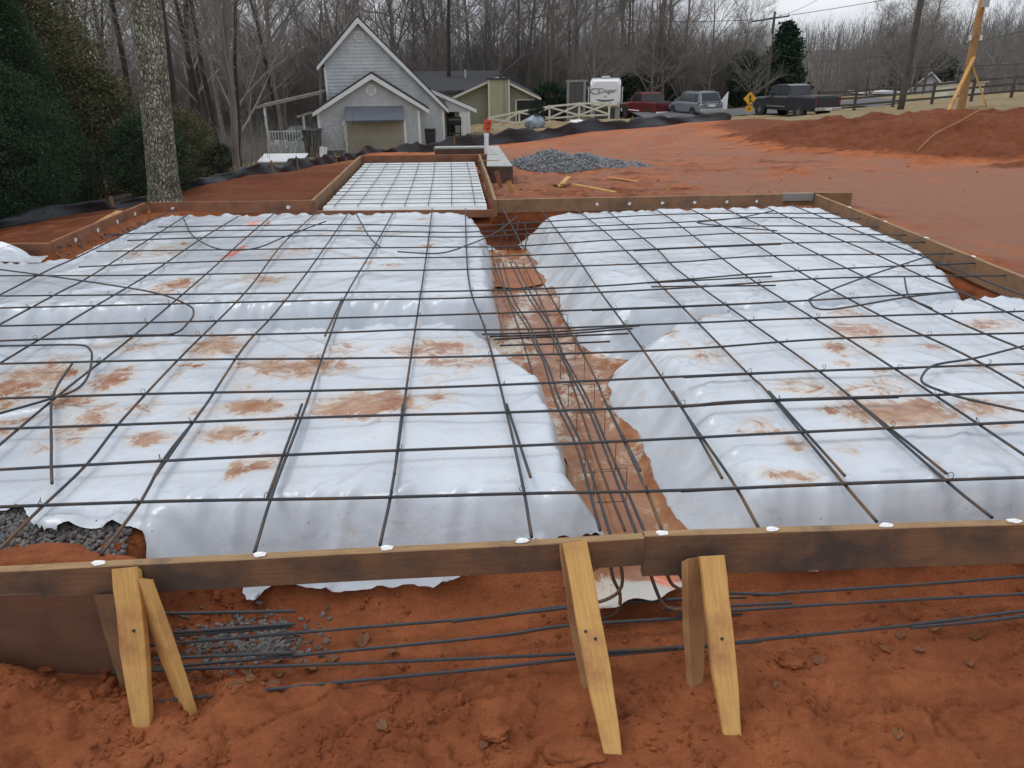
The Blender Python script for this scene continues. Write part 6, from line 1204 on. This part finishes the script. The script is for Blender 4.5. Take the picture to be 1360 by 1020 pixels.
def evergreen(name, pair, loc, label, lm, group=None, sc=(1, 1, 1), rz=0, bm_='bark_dark', cat='tree'):
    t = empty(name, loc, label, cat, group, rz); t.scale = sc
    for nm, me, mm in (('crown', pair[0], lm), ('trunk', pair[1], bm_)):
        me2 = me if (me.materials and me.materials[0] == M[mm]) or not me.materials else me.copy()
        if not me2.materials: me2.materials.append(M[mm])
        else: me2.materials[0] = M[mm]
        o = bpy.data.objects.new(nm, me2); COL.objects.link(o); o.parent = t
    return t
CA = leafy(1, 7.5, 2.3, 90000, .055, 'cone', .13); CB = leafy(2, 5.0, 1.9, 60000, .055, 'round', .08); CC = leafy(3, 2.6, 1.2, 30000, .05, 'round', .05, .2)
def ev(pair, x, y, label, lm, sc=1, nm='cedar_tree', dz=0, szz=None, cat='tree'): evergreen(nm, pair, (x, y, gz(x, y)-.15+dz), label, lm, None, (sc, sc, szz or sc), rt.uniform(0, 6.28), cat=cat)
ev(CA, -8.9, 11.2, 'tall dark cedar at the left edge above the jog board', 'cedar', 1.0)
ev(CA, -7.9, 13.2, 'dark cedar left of the lichened trunk', 'cedar', .46)
ev(CA, -10.8, 13.6, 'tall cedar behind the left edge cedar', 'cedar', 1.1)
ev(CB, -7.1, 11.3, 'bushy dark evergreen right behind the left form board', 'cedar', .45, 'evergreen_shrub', cat='shrub')
ev(CB, -8.3, 9.3, 'dark evergreen shrub low beside the black silt fence', 'cedar', .6, 'evergreen_shrub', cat='shrub')
ev(CB, -9.0, 15.2, 'olive-green brush between the cedars and the lichened trunk', 'cedar_olive', .85, 'olive_brush', cat='shrub')
ev(CB, -11.6, 19, 'taller olive-green brush behind the dark cedar', 'cedar_olive', 1.0, 'olive_brush', cat='shrub')
ev(CB, -8.3, 16.0, 'olive brush touching the left of the lichened trunk', 'cedar_olive', .55, 'olive_brush', cat='shrub')
ev(CC, -6.15, 13.6, 'low dark shrub at the foot of the lichened trunk', 'cedar', .55, 'evergreen_shrub', cat='shrub')
ev(CC, -7.5, 17.6, 'olive-green shrub right of the lichened trunk', 'cedar_olive', .75, 'evergreen_shrub', cat='shrub')
ev(CC, -6.8, 18.6, 'smaller green shrub beside the slim young tree', 'shrub_leaf', .4, 'evergreen_shrub', cat='shrub')
ev(CC, -8.8, 21, 'yellow-green shrub below the dark leaning trunk', 'cedar_olive', .9, 'olive_brush', cat='shrub')
ev(CA, -13, 9.5, 'cedar just beyond the left edge cedar', 'cedar', 1.05)
ev(CC, 1.62, 47.3, 'small dark upright shrub by the cream rail fence', 'evergreen_far', .42, 'evergreen_shrub', szz=.62, cat='shrub')
ev(CC, -6.4, 23.5, 'weedy grey-green shrub before the storage box', 'cedar_olive', .2, 'evergreen_shrub', cat='shrub')
CF = leafy(4, 9, 3.4, 14000, .30, 'round', .2); CG = leafy(5, 5, 3, 9000, .26, 'round', .15)
CH = leafy(6, 9, 3.2, 16000, .27, 'cone', .2)
evergreen('conifer_tree', CH, (24.6, 74, gz(24.6, 74)-.4), 'dark green conifer beside the distant utility pole', 'evergreen_far', sc=(.78, .78, .78))
evergreen('conifer_tree', CF, (21.6, 76, gz(21.6, 76)-.3), 'smaller dark conifer left of the distant utility pole', 'evergreen_far', sc=(.4, .4, .55))
for i, (x, y, s, lab) in enumerate([(11.2, 76, .75, 'dark evergreen bush right behind the camper'), (13.6, 78, .7, 'low dark evergreen behind the red pickup'), (25.5, 82, .8, 'dark evergreen hedge clump behind the black pickup'), (21.6, 84, .62, 'dark evergreen clump behind the yellow sign'), (3.4, 68, .6, 'dark evergreen at the right wall of the olive house'), (57, 118, 1.5, 'dark rounded evergreen on the right-hand ridge'), (63, 124, 1.3, 'second dark evergreen on the right-hand ridge')]):
    evergreen('evergreen_shrub', CG, (x, y, gz(x, y)-.2), lab, 'evergreen_far', sc=(s, s, s), rz=i, cat='shrub')
# ------------------------------------------------------------------ brush in the woods, far wood, grass
def brush(name, n, fx, label, hmin, hmax, mt, seed, r_=.012):
    rs_ = np.random.RandomState(seed); XY = fx(rs_, n); n = len(XY); Z = ground_z(XY[:, 0], XY[:, 1]); h = rs_.uniform(hmin, hmax, n)
    d1 = rs_.normal(0, .22, (n, 2)); d2 = d1+rs_.normal(0, .35, (n, 2)); B = np.c_[XY, Z-.1]; Mi = B+np.c_[d1*h[:, None]*.5, h*.5]; Tp = Mi+np.c_[d2*h[:, None]*.5, h*.5]
    an = np.array([0, 2.09, 4.19]); ring_ = np.c_[np.cos(an), np.sin(an), 0*an]; rad = r_*(.6+.8*rs_.uniform(0, 1, n))[:, None, None]*(h/hmax)[:, None, None]
    V = np.stack([B[:, None]+ring_*rad, Mi[:, None]+ring_*rad*.7, Tp[:, None]+ring_*rad*.3], 1).reshape(-1, 3); F = []
    base = np.arange(n)[:, None]*9; q = np.array([(k*3+j, k*3+(j+1) % 3, (k+1)*3+(j+1) % 3, (k+1)*3+j) for k in range(2) for j in range(3)]); F = (base[:, :, None]+q[None]).reshape(-1, 4)
    return tag(mobj(name, qmesh(name, V, F), M[mt]), label, 'brush', kind='stuff')
def reg(x0, x1, y0, y1, clump=True, cs=4.0, thr=-.05):
    def f(rs_, n):
        x = rs_.uniform(x0, x1, n); y = rs_.uniform(y0, y1, n)
        if clump: ok = fbm(x/cs, y/cs, 3, 7) > thr; x, y = x[ok], y[ok]
        return np.c_[x, y]
    return f
brush('brush_thicket', 46000, reg(-44, 24, 76, 112), 'grey-brown brush thicket under the wood behind the houses', 1.2, 8.0, 'twig', 1, .026)
brush('brush_thicket', 14000, reg(22, 100, 110, 160), 'brown brush thicket along the right-hand ridge', 1.0, 4.0, 'twig_red', 2, .026)
brush('far_thicket', 16000, lambda rs_, n: (lambda y: np.c_[y*rs_.uniform(-.85, .95, n), y])(rs_.uniform(130, 345, n)), 'far twiggy thicket on the distant rise', 3, 11, 'bark_far', 6, .07)
brush('brush_thicket', 7000, reg(-24, -7.5, 22, 62), 'dark brush and saplings left of the porch', .5, 2.4, 'twig', 3, .010)
brush('brush_thicket', 2600, reg(-12, -7.2, 8, 22, True, 2.0), 'dry stems among the cedars on the left', .3, 1.8, 'twig', 4, .006)
brush('dry_grass', 9000, lambda rs_, n: (lambda a: a[sdf(CLEAR, a[:, 0], a[:, 1]) > .1])(np.c_[rs_.uniform(8.5, 20, n), rs_.uniform(17, 30, n)]), 'short dry grass on top of the clay bank', .04, .14, 'grass_dry', 5, .004)
def far_wood():
    V = []; F = []; rs_ = random.Random(12)
    tr_ = [grow(300+i, 11+3*i, .2, fork=.15, n1=9, n2=4, n3=3, sides=(4, 3, 3, 3), spread=.8, n1len=.5) for i in range(3)]
    arr = [(np.array(t[0][0]+t[1][0]), t[0][1]+[tuple(i+len(t[0][0]) for i in f) for f in t[1][1]]) for t in tr_]
    VS = []; FS = []; b = 0
    q = [(a, np.array([f for f in fs])) for a, fs in arr]
    for i in range(560):
        y = rs_.uniform(125, 330); x = y*rs_.uniform(-.85, .95); A_, f_ = q[i % 3]; s = rs_.uniform(.7, 1.15)*(1.0 if x < .2*y else .72); a = rs_.uniform(0, 6.28); c_, s_ = math.cos(a), math.sin(a)
        R_ = np.c_[A_[:, 0]*c_-A_[:, 1]*s_, A_[:, 0]*s_+A_[:, 1]*c_, A_[:, 2]]*s+np.array([x, y, 0]); VS.append(R_); FS.append(f_+b); b += len(A_)
    VS = np.concatenate(VS); cz = np.concatenate([np.full(len(v), 0.) for v in VS[:0]]) if 0 else None
    k = 0; o_ = 0
    for i in range(560):
        A_ = q[i % 3][0]; m_ = len(A_); seg = VS[o_:o_+m_]; seg[:, 2] += gz(seg[:, 0].mean(), seg[:, 1].mean()); o_ += m_
    return tag(mobj('far_wood', qmesh('far_wood', VS, np.concatenate(FS)), M['bark_far']), 'far bare wood covering the distant rise', 'wood', kind='stuff')
far_wood()
